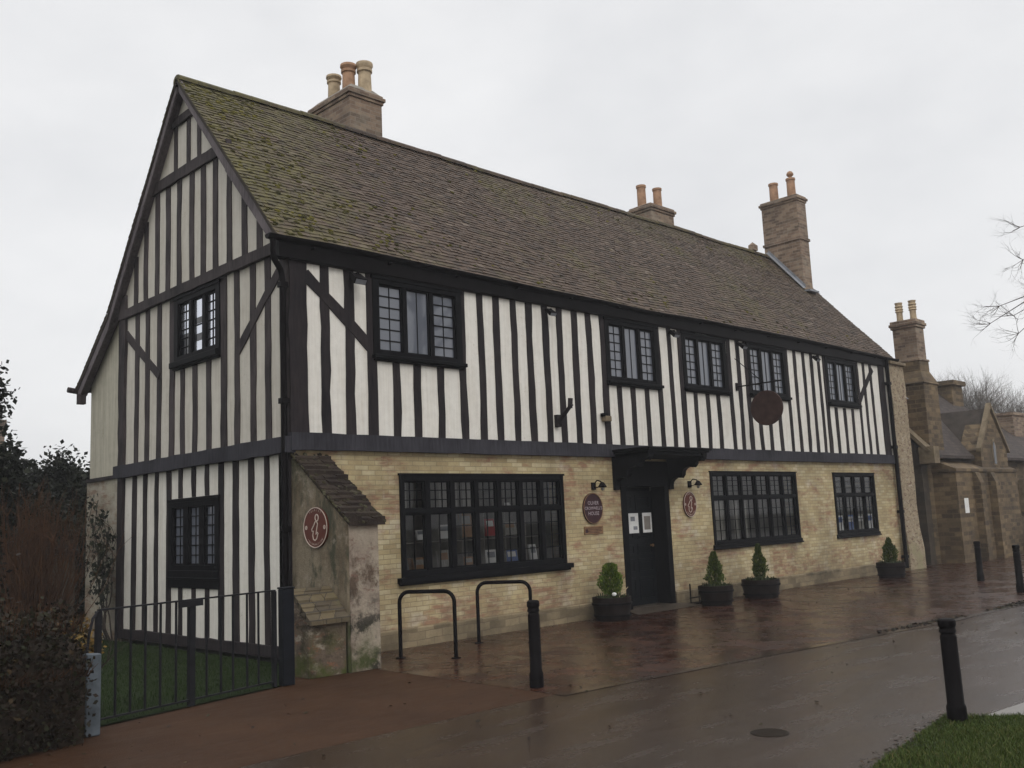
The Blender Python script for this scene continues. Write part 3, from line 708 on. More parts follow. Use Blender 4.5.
for i in range(5):
    t0 = i/5; ya = -1.21+.38*t0; za = .60+.32*t0
    for j in range(3):
        x0 = -.53+j*.175; l = rg.uniform(.02,.05)
        m.add([(x0,ya,za+l),(x0+.172,ya,za+l),(x0+.172,ya+.1,za+.1),(x0,ya+.1,za+.1),(x0,ya,za-.03),(x0+.172,ya,za-.03),(x0+.172,ya+.1,za+.03),(x0,ya+.1,za+.03)],[(0,1,2,3),(4,5,1,0),(4,0,3,7),(5,6,2,1)], rg.uniform(0,.6))
m.box(-.52,-.005,-.86,-.70,.88,.93); m.build('stub_cap', m_brick('stub_tiles', [(.06,.045,.03), (.11,.085,.05), (.16,.12,.06)], (.03,.025,.02), bw=.2, bh=.09, dirt=.4, pale=(.13,.12,.05)), but, fixn=False)

# windows
def window(mp, u0, u1, z0, z1, n, transom=None, bars=None, glass='glass', sill=.10, fw=.06, mull=.05, mats=None, depth=.03, head=0, mt='black', sides=0, bw_=.008, slim=False):
    f = MB(mp); o0, o1 = -.065, depth
    f.box(u0-sides, u0+fw, o0, o1, z0, z1); f.box(u1-fw, u1+sides, o0, o1, z0, z1)
    f.box(u0+fw, u1-fw, o0, o1, z1-fw, z1); f.box(u0+fw, u1-fw, o0, o1, z0, z0+fw)
    if head: f.box(u0-sides-.02, u1+sides+.02, o0, o1+.012, z1, z1+head)
    zt = z1-(z1-z0)*transom if transom else None
    if zt: f.box(u0+fw, u1-fw, o0, o1-.008, zt-.028, zt+.028)
    W = (u1-u0-2*fw-(n-1)*mull)/n; lights = []
    for i in range(n):
        a = u0+fw+i*(W+mull)
        if i: f.box(a-mull, a, o0, o1-.014, z0+fw, z1-fw)
        if zt: lights += [(a, a+W, z0+fw, zt-.028, i, 0), (a, a+W, zt+.028, z1-fw, i, 1)]
        else: lights.append((a, a+W, z0+fw, z1-fw, i, 0))
    w = f.build('window', M[mt], house, bevel=.003)
    s = MB(mp); s.box(u0-.07+ (.03 if slim else 0), u1+.08-(.04 if slim else 0), -.02, depth+(.01 if slim else .065), z0-sill, z0-.002); s.box(u0-.05, u1+.05, -.02, depth+.03, z0-sill-.03, z0-sill)
    s.build('sill', M[mt], w, bevel=.006)
    gb = MB(mp)
    for (a, b, c, d, i, r) in lights:
        sw = .022                                           # casement frame
        for q in ((a,a+sw,c,d),(b-sw,b,c,d)): gb.box(q[0],q[1],-.05,-.012,q[2],q[3])
        gb.box(a+sw,b-sw,-.05,-.012,c,c+sw); gb.box(a+sw,b-sw,-.05,-.012,d-sw,d)
        nv, nh = bars(i, r) if bars else (0, 0)
        for k_ in range(1, nv+1): x = a+(b-a)*k_/(nv+1); gb.box(x-bw_*.6, x+bw_*.6, -.038, -.020, c+sw, d-sw)
        for k_ in range(1, nh+1): z = c+(d-c)*k_/(nh+1); gb.box(a+sw, b-sw, -.037, -.019, z-bw_, z+bw_)
        gk = glass(i, r) if callable(glass) else glass
        if gk == 'split':
            for (t0, t1, g2) in ((.0,.2,'glass_glare'),(.2,.34,'glass_dark'),(.34,.52,'glass_glare'),(.52,.64,'glass_dark'),(.64,1,'glass_glare')):  # bright and dark bands build a reflection into the pane
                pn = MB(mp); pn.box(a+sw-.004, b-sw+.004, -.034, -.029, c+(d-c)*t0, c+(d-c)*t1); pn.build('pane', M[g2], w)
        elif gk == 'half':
            for (t0, t1, g2) in ((0,.42,'glass_dark'),(.42,1,'glass_glare')):  # reflection built in as a dark foot and a bright top
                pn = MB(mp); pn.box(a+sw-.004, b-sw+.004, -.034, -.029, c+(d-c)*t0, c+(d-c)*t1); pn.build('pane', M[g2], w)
        else:
            pn = MB(mp); pn.quad((a+sw-.004,-.031,c+.01),(b-sw+.004,-.031,c+.01),(b-sw+.004,-.031,d-.01),(a+sw-.004,-.031,d-.01)); pn.build('pane', M[gk], w, fixn=False)
    gb.build('glazing_bars', M[mt], w)
    return w
gl3 = lambda i, r: (1, 5) if i != 1 else (1, 0)
for k_, (u0, u1, z0, z1) in enumerate(UW):
    window(FR, u0, u1, z0, z1, 3, None, gl3, 'glass_grey', .055, .065, .075, depth=.028, head=.05, sides=.05)
window(GA, *GW[0], 3, None, lambda i, r: (1, 5) if i == 0 else ((0, 1) if i == 1 else (1, 5)), lambda i, r: ('bright' and {2:'half',1:'split',0:'glass_glare'}[i]), .09, .075, .09, depth=.03, sides=.05, head=.05)
window(GA, *GL[0], 3, None, lambda i, r: (1, 5), lambda i, r: 'glass_grey', .10, .075, .16, depth=.03, sides=.05, head=.055, slim=True)
m = MB(GA); m.box(1.83,3.39,-.02,.03,.87,1.01); m.build('apron_board', M['black'], house, bevel=.004)
window(FR, *G[0], 7, .36, lambda i, r: ((1, 3) if i in (2,4,5,6) else (1, 0)) if r == 0 else (2, 2), 'glass', .075, .075, .085, depth=.03, head=.03, bw_=.006)
window(FR, *G[1], 6, .36, lambda i, r: (1, 3) if r == 0 else (1, 3), 'glass', .06, .06, .055, depth=.03, head=.02, bw_=.005, slim=True)
window(FR, *G[2], 4, .36, lambda i, r: (1, 2) if r == 0 else (0, 2), 'glass', .06, .06, .05, depth=.03, head=.02, bw_=.005, slim=True)

# door, frame and hood
m = MB(FR); m.box(6.42,6.56,-.30,.02,0,2.12); m.box(7.64,7.78,-.30,.02,0,2.12); m.box(6.42,7.78,-.30,.02,2.12,2.56)
m.box(6.56,7.64,-.34,-.30,2.05,2.12)
m.build('door_frame', M['black'], house, bevel=.006)
m = MB(FR); m.box(6.56,7.64,-.34,-.28,.06,2.05)
door = m.build('door', M['door'], house)
for (a, b) in ((6.64,7.05),(7.15,7.56)):
    for (c, d) in ((1.72,1.98),(1.2,1.65),(.93,1.12),(.62,.86),(.15,.54)):
        q = MB(FR)
        q.box(a,b,-.282,-.268,c,c+.03); q.box(a,b,-.282,-.268,d-.03,d); q.box(a,a+.03,-.282,-.268,c+.03,d-.03); q.box(b-.03,b,-.282,-.268,c+.03,d-.03)
        q.box(a+.06,b-.06,-.281,-.272,c+.06,d-.06); q.build('door_panel', M['door'], door, bevel=.004)
m = MB(); m.lathe([(.02,0),(.012,.02),(.028,.045),(.024,.06),(.0,.068)], 12)
kn = m.build('handle', M['brass'], door, (7.52,.27,1.08), smooth=True); kn.rotation_euler = (PI/2, 0, 0)
m = MB(); m.box(6.40,7.80,-.02,.30,0,.055); m.add([(6.35,-.02,.05),(7.9,-.02,.05),(8.1,-.38,.004),(6.25,-.38,.004)],[(3,2,1,0)]); m.quad((6.25,-.38,.004),(6.35,-.02,.05),(6.35,-.02,0),(6.25,-.38,0)); m.build('doorstep', M['step'], house, fixn=False)
def hood_profile(sg=1):
    pts = [(0,2.06),(.05,2.06),(.05,2.12)]
    def scal(x0, z0, x1, z1, n=4):
        out = []
        for k_ in range(n+1):
            t = k_/n*PI/2; out.append((x0+(x1-x0)*(1-math.cos(t)), z0+(z1-z0)*math.sin(t)))
        return out
    pts += scal(.05,2.14,.24,2.27)+[(.28,2.25),(.33,2.31)]+scal(.33,2.34,.50,2.44)+[(.56,2.42),(.62,2.48),(.62,2.52),(.68,2.53),(.74,2.52),(.80,2.58),(.80,2.66),(0,2.66)]
    return pts
hd = MB(FR); hd.box(6.20,7.94,.02,.84,2.66,2.70); hd.box(6.17,7.97,.02,.87,2.70,2.735); hd.box(6.24,7.90,.02,.78,2.60,2.66)
hood = hd.build('door_hood', M['black'], house, bevel=.005)
for x in (6.24, 7.78):
    b_ = MB(); pr = [(-a, b) for a, b in hood_profile()]; b_.prism(pr, x, x+.12, 0); b_.build('hood_bracket', M['black'], hood)

# things on the walls ---------------------------------------------------------
def glyph_mb(mb, text, size, a, b, o0, o1, rot=0, anchor='CENTER'):
    cu = bpy.data.curves.new('t', 'FONT'); cu.body = text; cu.size = size; cu.align_x = anchor; cu.align_y = 'CENTER'; cu.resolution_u = 2
    ob = bpy.data.objects.new('t', cu); COL.objects.link(ob)
    dg = bpy.context.evaluated_depsgraph_get(); me = bpy.data.meshes.new_from_object(ob.evaluated_get(dg))
    c, s = math.cos(rot), math.sin(rot)
    vs = [(a+v.co.x*c-v.co.y*s, o1, b+v.co.x*s+v.co.y*c) for v in me.vertices]
    mb.add(vs, [tuple(p.vertices) for p in me.polygons])
    bpy.data.objects.remove(ob); bpy.data.meshes.remove(me); bpy.data.curves.remove(cu)
def ellipse(rx, rz, n=40): return [(rx*math.cos(2*PI*i/n), rz*math.sin(2*PI*i/n)) for i in range(n)]
def oval(name, label, mp, rx, rz, base, rim, loc, info=True):
    root = empty(name, loc); tag(root, label, 'sign')
    m = MB(mp); E_ = ellipse(rx, rz); n = len(E_)
    m.add([(a,.0,b) for a, b in E_]+[(a,.02,b) for a, b in E_], [tuple(range(n)), tuple(range(2*n-1,n-1,-1))]+[(i,(i+1) % n,n+(i+1) % n,n+i) for i in range(n)])
    m.build('board', M[base], root)
    m = MB(mp); m.ribbon(ellipse(rx-.009, rz-.009), .010, .015, .026, True)
    m.build('rim', M[rim], root)
    if info:
        k = rz/.24
        m = MB(mp)
        k = k*1.12
        m.ribbon([(.030*k+.030*k*math.cos(t*PI/8), .100*k+.034*k*math.sin(t*PI/8)) for t in range(16)], .012*k, .015, .025, True)
        m.ribbon([(x*k, z*k) for x, z in ((.026,.062),(-.002,.058),(-.030,.018),(-.066,-.020),(-.058,-.040),(-.034,-.034),(-.048,-.082),(-.036,-.122),(-.006,-.134),(.026,-.116),(.052,-.060),(.040,-.050),(.012,-.074),(.030,-.010),(.046,.036))], .012*k, .015, .025, True)
        k = k/1.12
        m.build('information_symbol', M['signwhite'], root)
        for sx in (-1, 1):
            m = MB(mp); m.ribbon([(sx*.098*rx/.13+.017*k*math.cos(t*PI/5), .0+.021*k*math.sin(t*PI/5)) for t in range(10)], .009*k, .015, .025, True)
            m.box(sx*.098*rx/.13-.005, sx*.098*rx/.13+.005, .015, .024, -.006, .006); m.build('roundel', M['signwhite'], root)
        m = MB(mp)
        for word, a0, a1, sg in (('TOURIST', 122, 58, 1), ('INFORMATION', 225, 315, -1)):
            for i, ch in enumerate(word):
                t = R(a0+(a1-a0)*i/(len(word)-1)); ex, ez = (rx-.047)*math.cos(t), (rz-.042)*math.sin(t)
                nx, nz = math.cos(t)/rx, math.sin(t)/rz
                rot = math.atan2(nz, nx)-PI/2 if sg > 0 else math.atan2(nz, nx)+PI/2
                glyph_mb(m, ch, .036, ex, ez, .015, .0245, rot)
        m.build('lettering', M['signwhite'], root, fixn=False)
    return root
BU = lambda a, o, b: (-o, -a, b)               # buttress side, faces the garden
oval('information_sign', 'brown oval information sign with white rim on the side of the grey buttress', BU, .26, .245, 'brownsign', 'signwhite', (-.004,-.56,1.64))
oval('information_sign', 'small brown oval information sign on brick to the right of the black door', FR, .20, .235, 'brownsign', 'signwhite', (8.39,-.01,1.78))
hs = oval('house_name_sign', 'dark plum oval house name sign on brick to the left of the black door', FR, .245, .255, 'plumsign', 'brass', (5.66,-.01,1.765), False)
m = MB(FR)
for t_, z, s_ in (('OLIVER', .085, .085), ("CROMWELL'S", .0, .072), ('HOUSE', -.085, .085)): glyph_mb(m, t_, s_, 0, z, .015, .026)
m.build('lettering', M['signpink'], hs, fixn=False)
m = MB(FR); m.box(5.43,5.90,.0,.018,1.345,1.475); pq = m.build('name_plaque', M['brass'], bevel=.003)
tag(pq, 'small rectangular brown metal plaque under the plum oval sign', 'plaque')
m = MB(FR)
for z, a, b in ((1.445,5.47,5.86),(1.42,5.55,5.84),(1.395,5.5,5.86),(1.37,5.55,5.8)): m.box(a,b,.017,.0195,z-.004,z+.004)
m.box(5.45,5.52,.017,.0195,1.37,1.43)
m.build('faint_lines', M['plumsign'], pq)
def wall_lamp(loc, label):
    r_ = empty('wall_lamp', loc); tag(r_, label, 'lamp', 'lamps above the oval signs')
    m = MB(); m.box(-.05,.05,-.02,.0,-.06,.06); m.build('back_plate', M['blackmetal'], r_)
    m = MB(); m.tube([(0,-.02,.03),(0,-.09,.09),(0,-.17,.07),(0,-.2,.03)], .011, 6); m.tube([(0,-.02,-.03),(.02,-.1,-.02),(.05,-.12,.02)], .008, 6); m.build('arm', M['blackmetal'], r_)
    m = MB(); m.lathe([(.0,.06),(.03,.05),(.075,-.02),(.07,-.03),(.03,-.02)], 14); m.build('lamp_shade', M['blackmetal'], r_, (0,-.2,0), smooth=True)
    m = MB(); m.lathe([(.01,-.02),(.03,-.04),(.03,-.07),(.01,-.085)], 10); m.build('bulb', M['cream'], r_, (0,-.2,0), smooth=True)
wall_lamp((5.72,-.003,2.13), 'small black lamp above the plum oval sign left of the door')
wall_lamp((8.44,-.003,2.15), 'small black lamp above the brown oval sign right of the door')
def notice(x0, x1, label, inner):
    m = MB(FR); m.box(x0,x1,-.266,-.262,1.31,1.66); o = m.build('paper_notice', M['white']); tag(o, label, 'notice')
    m = MB(FR)
    if inner: m.box(x0+.04,x1-.04,-.2625,-.2605,1.36,1.60); m.build('printed_panel', M['room'], o)
    else:
        m.box(x0+.05,x1-.10,-.2625,-.2605,1.52,1.6); m.build('printed_panel', M['lead'], o); m = MB(FR); m.box(x0+.12,x1-.04,-.2625,-.2605,1.37,1.43); m.build('printed_panel', M['lead'], o)
notice(6.93,7.20,'white paper notice taped on the left half of the black door', 0)
notice(7.32,7.58,'white framed paper with dark middle on the right half of the black door', 1)
# flood lights under the eaves
def flood(x, label, first=None, s=1, pale=False):
    if first is None:
        r_ = empty('floodlight', (x,-.02,4.98))
        m = MB(); m.box(-.02,.02,-.16,-.0,.01,.03); m.box(-.03,.03,-.02,.0,-.04,.06); m.build('bracket', M['blackmetal'], r_)
        m = MB(); m.add([(-.08,-.10,.04),(.08,-.10,.04),(.10,-.24,-.07),(-.10,-.24,-.07),(-.08,-.06,-.01),(.08,-.06,-.01),(.10,-.19,-.14),(-.10,-.19,-.14)],[(0,1,2,3),(7,6,5,4),(0,4,5,1),(1,5,6,2),(2,6,7,3),(3,7,4,0)]); m.build('housing', M['blackmetal'], r_)
        m = MB(); m.quad((-.085,-.236,-.082),(.085,-.236,-.082),(.085,-.196,-.136),(-.085,-.196,-.136)); 
        m.v = [(a, b_-.004, c-.003) for a, b_, c in m.v]; m.build('lens', M['lead'], r_)
    else:
        r_ = copy_tree(first); r_.location = (x,-.02,4.98)
    tag(r_, label, 'floodlight', 'floodlights under the eaves'); r_.scale = (s,s,s); return r_
f0 = flood(.95, 'black floodlight under the eaves just left of the first upper window')
flood(4.77, 'black floodlight under the eaves midway between first and second upper windows', f0, .75)
flood(8.10, 'black floodlight under the eaves between the second and third upper windows', f0, .85)
flood(10.42, 'black floodlight under the eaves over the round disc sign', f0, .85)
flood(13.46, 'small floodlight under the eaves just left of the farthest upper window', f0, .8)
m = MB(); m.box(4.86,4.94,-.07,.0,3.08,3.28); br_ = empty('wall_bracket', (0,0,0)); tag(br_, 'dark wooden bracket sticking out of the studs above the big shop window', 'bracket')
m.build('foot', M['timber'], br_); m = MB(); m.tube([(4.9,-.04,3.14),(4.92,-.34,3.42)], .035, 6); m.tube([(4.92,-.30,3.36),(4.92,-.32,3.52)], .04, 6); m.build('arm', M['timber'], br_)
m = MB(); m.box(6.02,6.17,-.12,-.015,3.22,3.31); sb = m.build('security_sensor', M['stone_pale'], bevel=.008); tag(sb, 'small beige sensor box on the studs above the plum oval sign', 'sensor')
m = MB(); m.box(6.0,6.1,-.10,-.015,3.30,3.36); m.build('cover', M['black'], sb)
# hanging disc
ds = empty('hanging_sign', (10.29, -.02, 4.1)); tag(ds, 'round brown disc sign hanging from a wrought iron arm above the hood', 'sign')
m = MB(); m.tube([(0,0,0),(0,-1.0,0)], .014, 6); m.tube([(0,0,.58),(0,-.62,.0)], .008, 5); m.box(-.03,.03,-.01,.01,-.08,.08); m.tube([(0,-.35,0),(0,-.35,-.12)], .006, 5); m.tube([(0,-.92,0),(0,-.92,-.2)], .006, 5)
m.build('arm', M['blackmetal'], ds)
m = MB(); n = 40
E_ = ellipse(.355, .345, n); m.add([(-.02,a-.64,b-.50) for a, b in E_]+[(.02,a-.64,b-.50) for a, b in E_], [tuple(range(n)), tuple(range(2*n-1,n-1,-1))]+[(i,(i+1) % n,n+(i+1) % n,n+i) for i in range(n)]); m.build('disc', M['rosy'], ds, bevel=.004)

# shop display behind the ground floor windows ----------------------------------
sh = empty('display_shelf', (1.7,.34,.9)); tag(sh, 'shelving standing behind the big seven light shop window', 'shelf')
m = MB(); m.box(.05,3.2,0,.30,.0,.03); m.box(.05,3.2,.0,.26,.46,.475); m.box(.05,3.2,.0,.26,.86,.875)
m.build('board', M['room'], sh)
m = MB(); 
for i in range(8): m.box(.05+i*.445,.065+i*.445,.0,.26,.03,1.38)
m.build('upright', M['room'], sh)
rg = random.Random(21)
items = [('book','tan'),('book','red'),('box','white'),('leaflet','blue'),('leaflet','white'),('book','cream')]
disp = [(1.80,.93,.17,.24,'white','pale card standing at the bottom left of the shop window'),
        (1.86,1.40,.20,.13,'cream','cream box on the left end of the shop window shelf'),
        (2.30,.93,.24,.22,'tan','brown packet at the foot of the second light of the shop window'),
        (2.34,1.40,.16,.14,'white','white card on the shelf behind the second light of the shop window'),
        (2.78,1.40,.22,.20,'white','tall white card on the shelf behind the third light of the shop window'),
        (2.76,.93,.24,.30,'cream','grey print at the foot of the third light of the shop window'),
        (3.22,1.40,.26,.36,'tan','brown picture on the shelf behind the middle light of the shop window'),
        (3.24,.93,.20,.18,'tan','low brown box at the foot of the middle light of the shop window'),
        (3.70,1.40,.20,.26,'red','bright red packet on the shelf in the shop window'),
        (3.70,.93,.22,.26,'white','white poster with green print at the foot of the shop window'),
        (4.12,1.40,.24,.20,'cream','cream card on the shelf behind the sixth light of the shop window'),
        (4.14,.93,.24,.24,'blue','blue card at the foot of the sixth light of the shop window'),
        (4.62,.93,.16,.30,'white','narrow white card at the right end of the shop window'),
        (4.10,1.78,.12,.12,'white','white mug on the top shelf of the shop window'),
        (4.56,1.78,.10,.10,'cream','cream mug at the right end of the top shelf'),
        ]
for (x, z, w, h, mt, lb) in disp:
    if 'mug' in lb:
        m = MB(); m.lathe([(w*.45,0),(w*.5,.01),(w*.5,h),(w*.44,h),(w*.42,.02)], 14); m.tube([(w*.48,0,h*.8),(w*.75,0,h*.7),(w*.75,0,h*.3),(w*.48,0,h*.2)], .008, 5)
        o = m.build('mug', M[mt], None, (x,.42,z+.005), smooth=True); tag(o, lb, 'mug'); continue
    m = MB(); d_ = .03 if ('card' in lb or 'poster' in lb or 'picture' in lb or 'print' in lb) else .10
    tl = .05
    m.add([(-w/2,0,0),(w/2,0,0),(w/2,d_,0),(-w/2,d_,0),(-w/2,tl,h),(w/2,tl,h),(w/2,tl+d_,h),(-w/2,tl+d_,h)],[(0,3,2,1),(4,5,6,7),(0,1,5,4),(1,2,6,5),(2,3,7,6),(3,0,4,7)])
    nm = 'display_card' if d_ < .05 else 'display_box'
    o = m.build(nm, M[mt], None, (x,.35,z+.006)); o.rotation_euler = (0,0,rg.uniform(-.15,.15)); tag(o, lb, 'card' if d_ < .05 else 'box', 'goods in the shop window')
    m = MB(); m.add([(-w*.35,-.003,h*.55),(w*.35,-.003,h*.55),(w*.35,tl*.85-.004,h*.88),(-w*.35,tl*.85-.004,h*.88)],[(0,1,2,3)])
    for v_ in range(len(m.v)): m.v[v_] = (m.v[v_][0], tl*m.v[v_][2]/h-.004, m.v[v_][2])
    m.build('printed_panel', M[{'white':'lead','cream':'tan','tan':'cream','red':'white','blue':'white'}[mt]], o)
# net curtains
def curtain(x0, x1, z0, z1, y, label, mat='cream'):
    m = MB(); n = int((x1-x0)/.03); vs = []
    for i in range(n+1):
        x = x0+(x1-x0)*i/n; yy = y+.015*math.sin(i*1.3)+.008*math.sin(i*.37)
        vs += [(x,yy,z0),(x,yy,z1)]
    m.add(vs, [(2*i,2*i+2,2*i+3,2*i+1) for i in range(n)]); o = m.build('curtain', M[mat], None, fixn=False, smooth=True); tag(o, label, 'curtain', 'net curtains behind the windows'); return o
curtain(1.75,2.05,1.80,2.26,.33,'pale net strip in the top left light of the shop window')
curtain(2.66,3.02,1.80,2.26,.33,'pale net strip in the third top light of the shop window')
curtain(3.12,3.45,1.80,2.26,.33,'pale net strip in the middle top light of the shop window')
curtain(9.22,9.7,1.06,1.82,.10,'pale net at the left of the six light window')
curtain(10.0,10.45,1.06,1.82,.10,'pale net in the middle of the six light window')
for i, (x, mt, lb) in enumerate(((14.12,'white','white leaflet first from the left in the four light window'),(14.62,'blue','blue leaflet second from the left in the four light window'),(15.12,'cream','cream leaflet third from the left in the four light window'),(15.6,'white','white leaflet at the right end of the four light window'))):
    m = MB(); m.box(0,.30,0,.01,0,.36); o = m.build('leaflet', M[mt], None, (x,.065,1.06)); tag(o, lb, 'leaflet', 'leaflets in the far window')
    m = MB(); m.box(.04,.26,-.004,-.001,.2,.32); m.build('printed_panel', M['blue' if mt == 'white' else 'white'], o)
m = MB(); m.box(14.0,16.0,.08,.29,1.03,1.055); o = m.build('window_board', M['room'], house)

# ------------------------------------------------------------------ street things
def stand(x0, y0, x1, y1, label):
    L = math.hypot(x1-x0, y1-y0); r_ = empty('cycle_stand', (x0,y0,0), math.atan2(y1-y0, x1-x0)); tag(r_, label, 'cycle stand', 'cycle stands in front of the shop window')
    rr = .13; h = .80; pts = [(0,0,0),(0,0,h-rr)]+[(rr-rr*math.cos(t*PI/12),0,h-rr+rr*math.sin(t*PI/12)) for t in range(1,6)]+[(rr,0,h)]
    pts += [(L-a, b, c) for a, b, c in pts[::-1]]
    m = MB(); m.tube(pts, .025, 10); m.build('hoop', M['blackmetal'], r_, smooth=True)
    for x in (0, L):
        m = MB(); m.lathe([(.026,.012),(.06,.01),(.062,0)], 14, cap=False); m.build('collar', M['blackmetal'], r_, (x,0,0))
stand(1.05,-.76,1.38,-1.42,'left one of two black hoop cycle stands, nearer the buttress')
stand(2.52,-.58,2.90,-1.22,'right one of two black hoop cycle stands, partly behind a bollard')
bl0 = None
def bollard(x, y, label, h=.83, rz=0, tilt=(0,0)):
    global bl0
    if bl0 is None:
        bl0 = r_ = empty('bollard')
        m = MB(); m.lathe([(.070,0),(.070,.12),(.067,.14),(.060,.15),(.058,.69),(.057,.70)], 18); m.build('post', M['blackmetal'], r_, smooth=True)
        m = MB(); m.lathe([(.057,.70),(.052,.706),(.052,.722),(.060,.73),(.061,.745),(.056,.755),(.056,.77),(.063,.78),(.064,.80),(.062,.825),(.048,.838),(.0,.84)], 18, cap=False); m.build('cap', M['blackmetal'], r_, smooth=True)
    else: r_ = copy_tree(bl0)
    r_.location = (x,y,0); r_.scale = (1,1,h/.84); r_.rotation_euler = (tilt[0], tilt[1], rz)
    tag(r_, label, 'bollard', 'black bollards along the street')
bollard(.44,-3.70,'black bollard in front of the cycle stands')
bollard(.97,-7.50,'large black bollard at the corner of the grass', .75, tilt=(0,R(-1.2)))
bollard(14.14,-2.92,'slim black bollard by the stone wall beyond the house', .80)
bollard(11.75,-4.45,'black bollard cut by the right edge of the photo', .82)

def needles(mb, cx, cy, z0, h, r, n, rg, shape='cone', ls=.042):
    tsd = rg.uniform(0, 50)
    for _ in range(n):
        t = rg.random()**.8; z = z0+h*t
        rad = r*((1-t)**.75*(.55+.8*min(1, t*5)) if shape == 'cone' else math.sqrt(max(0, 1-(2*t-1)**2))*(1.0 if t < .6 else .95))
        a = rg.uniform(0, 2*PI); rad *= .72+.75*(mnoise.noise(Vector((math.cos(a)*1.6, math.sin(a)*1.6, t*5+tsd)))+.5); rr = rad*rg.uniform(.55, 1.08)
        p = Vector((cx+rr*math.cos(a), cy+rr*math.sin(a), z))
        d = (Vector((math.cos(a), math.sin(a), rg.uniform(.6, 2.2)))+Vector((rg.gauss(0,.3), rg.gauss(0,.3), 0))).normalized()
        w = d.cross(Vector((rg.gauss(0,1), rg.gauss(0,1), rg.gauss(0,1)))).normalized()*ls*.28; l = ls*rg.uniform(.7, 1.4)
        mb.add([p-w*.4, p+w*.4, p+d*l*.5+w, p+d*l, p+d*l*.5-w], [(0,1,2,3,4)], min(1, max(0, rg.gauss(.35+.3*rr/max(rad,.01)-.1, .22))))
def planter(x, y, d, h, th, tr, label, plabel, lm, shape, seed):
    rg = random.Random(seed)
    r_ = empty('barrel_planter', (x,y,0)); tag(r_, label, 'planter', 'barrel planters along the front wall')
    r0 = d/2*.86; r1 = d/2
    m = MB(); m.lathe([(r0,0),(r0*1.06,h*.3),(r1*.99,h*.7),(r1,h),(r1-.03,h),(r1-.035,h-.05),(0,h-.05)], 24); tub = m.build('tub', M['barrel'], r_, smooth=True)
    m = MB()
    for z in (h*.22, h*.72): rr = r0*1.05+(r1-r0)*z/h; m.lathe([(rr+.002,z-.018),(rr+.010,z-.016),(rr+.012,z+.016),(rr+.004,z+.018)], 24, cap=False)
    m.build('hoop', M['blackmetal'], tub, smooth=True)
    m = MB(); m.lathe([(r1-.03,h-.048),(r1*.5,h-.02),(0,h-.01)], 20, cap=False); m.build('soil', M['soil'], r_)
    t_ = empty('potted_conifer', (x,y,h-.02)); tag(t_, plabel, 'conifer', 'small conifers in the planters')
    m = MB(); m.tube([(0,0,0),(0,0,th*.7)], [.015,.006], 6); m.build('trunk', M['bark'], t_)
    m = MB(); needles(m, 0, 0, .02, th, tr, 2100, rg, shape); m.build('foliage', M[lm], t_, fixn=False)
    m = MB()
    for _ in range(160):
        a = rg.uniform(0, 2*PI); rr = (r1-.06)*math.sqrt(rg.random()); p = Vector((rr*math.cos(a), rr*math.sin(a), h-.02)); l = rg.uniform(.03,.09); d_ = Vector((rg.gauss(0,.5), rg.gauss(0,.5), 1)).normalized(); w = Vector((math.cos(a), -math.sin(a), 0))*.012
        m.add([p-w, p+w, p+d_*l+w*.6, p+d_*l-w*.6], [(0,1,2,3)], rg.random())
    m.build('underplanting', M['leaf_mid'], r_, fixn=False)
    return r_
pl = planter(5.50,-.45,.62,.36,.50,.145,'dark round barrel planter with a white flower, left of the door','rounded bright green conifer in the planter left of the door','leaf_con','egg',1)
m = MB(); m.lathe([(0,0),(.03,.005),(.04,.03),(.03,.05),(0,.06)], 10); m.build('flower', M['white'], pl, (-.1,-.14,.38))
m = MB(); m.tube([(.05,-.1,.34),(.2,-.18,.50)], .007, 5); m.tube([(.1,-.05,.34),(.24,-.1,.44)], .007, 5); m.build('stick', M['leaf_gold'] if False else M['pot_pale'], pl)
planter(8.15,-.62,.60,.34,.56,.12,'dark round barrel planter just right of the black door','cone shaped conifer in the planter just right of the door','leaf_con2','cone',2)
planter(9.62,-.62,.70,.34,.62,.095,'widest barrel planter, under the six light window','slim pointed conifer under the six light window','leaf_con2','cone',3)
planter(14.75,-.80,.62,.34,.52,.12,'barrel planter beside the far downpipe at the end of the house','small conifer in the planter beside the far downpipe','leaf_con2','cone',4)
m = MB(); m.tube([(0,0,0),(0,0,.36)], .012, 6); m.tube([(.26,0,0),(.26,0,.30)], .010, 6); m.box(-.02,.28,-.01,.01,.10,.12); m.box(-.05,.31,-.08,.08,.0,.02); sc_ = m.build('boot_scraper', M['blackmetal'], None, (7.98-.15,-.12,.03)); tag(sc_, 'iron boot scraper against the brick beside the doorstep', 'boot scraper')
sc_.location = (8.05,-.14,.005)

# low railing, gate post and grey post
A = Vector((-3.02,-1.73,0)); B = Vector((-1.0,-1.27,0)); D = (B-A).normalized(); LN = (B-A).length
rl = empty('metal_railing', A, math.atan2(D.y, D.x)); tag(rl, 'low dark metal railing in front of the lawn and gable', 'railing')
m = MB(); m.box(0,LN,-.02,.02,.985,1.0); m.build('top_rail', M['railing'], rl)
m = MB(); m.box(0,LN,-.018,.018,.05,.065); m.build('bottom_rail', M['railing'], rl)
bp = [(-2.85,-1.68),(-2.70,-1.65),(-2.55,-1.61),(-2.39,-1.58),(-2.22,-1.54),(-1.87,-1.46),(-1.70,-1.42),(-1.55,-1.39),(-1.37,-1.35),(-1.22,-1.32)]
for x, y in bp:
    s_ = (Vector((x,y,0))-A).dot(D); m = MB(); m.tube([(s_,0,.062),(s_,0,.988)], .012, 8); m.build('baluster', M['railing'], rl)
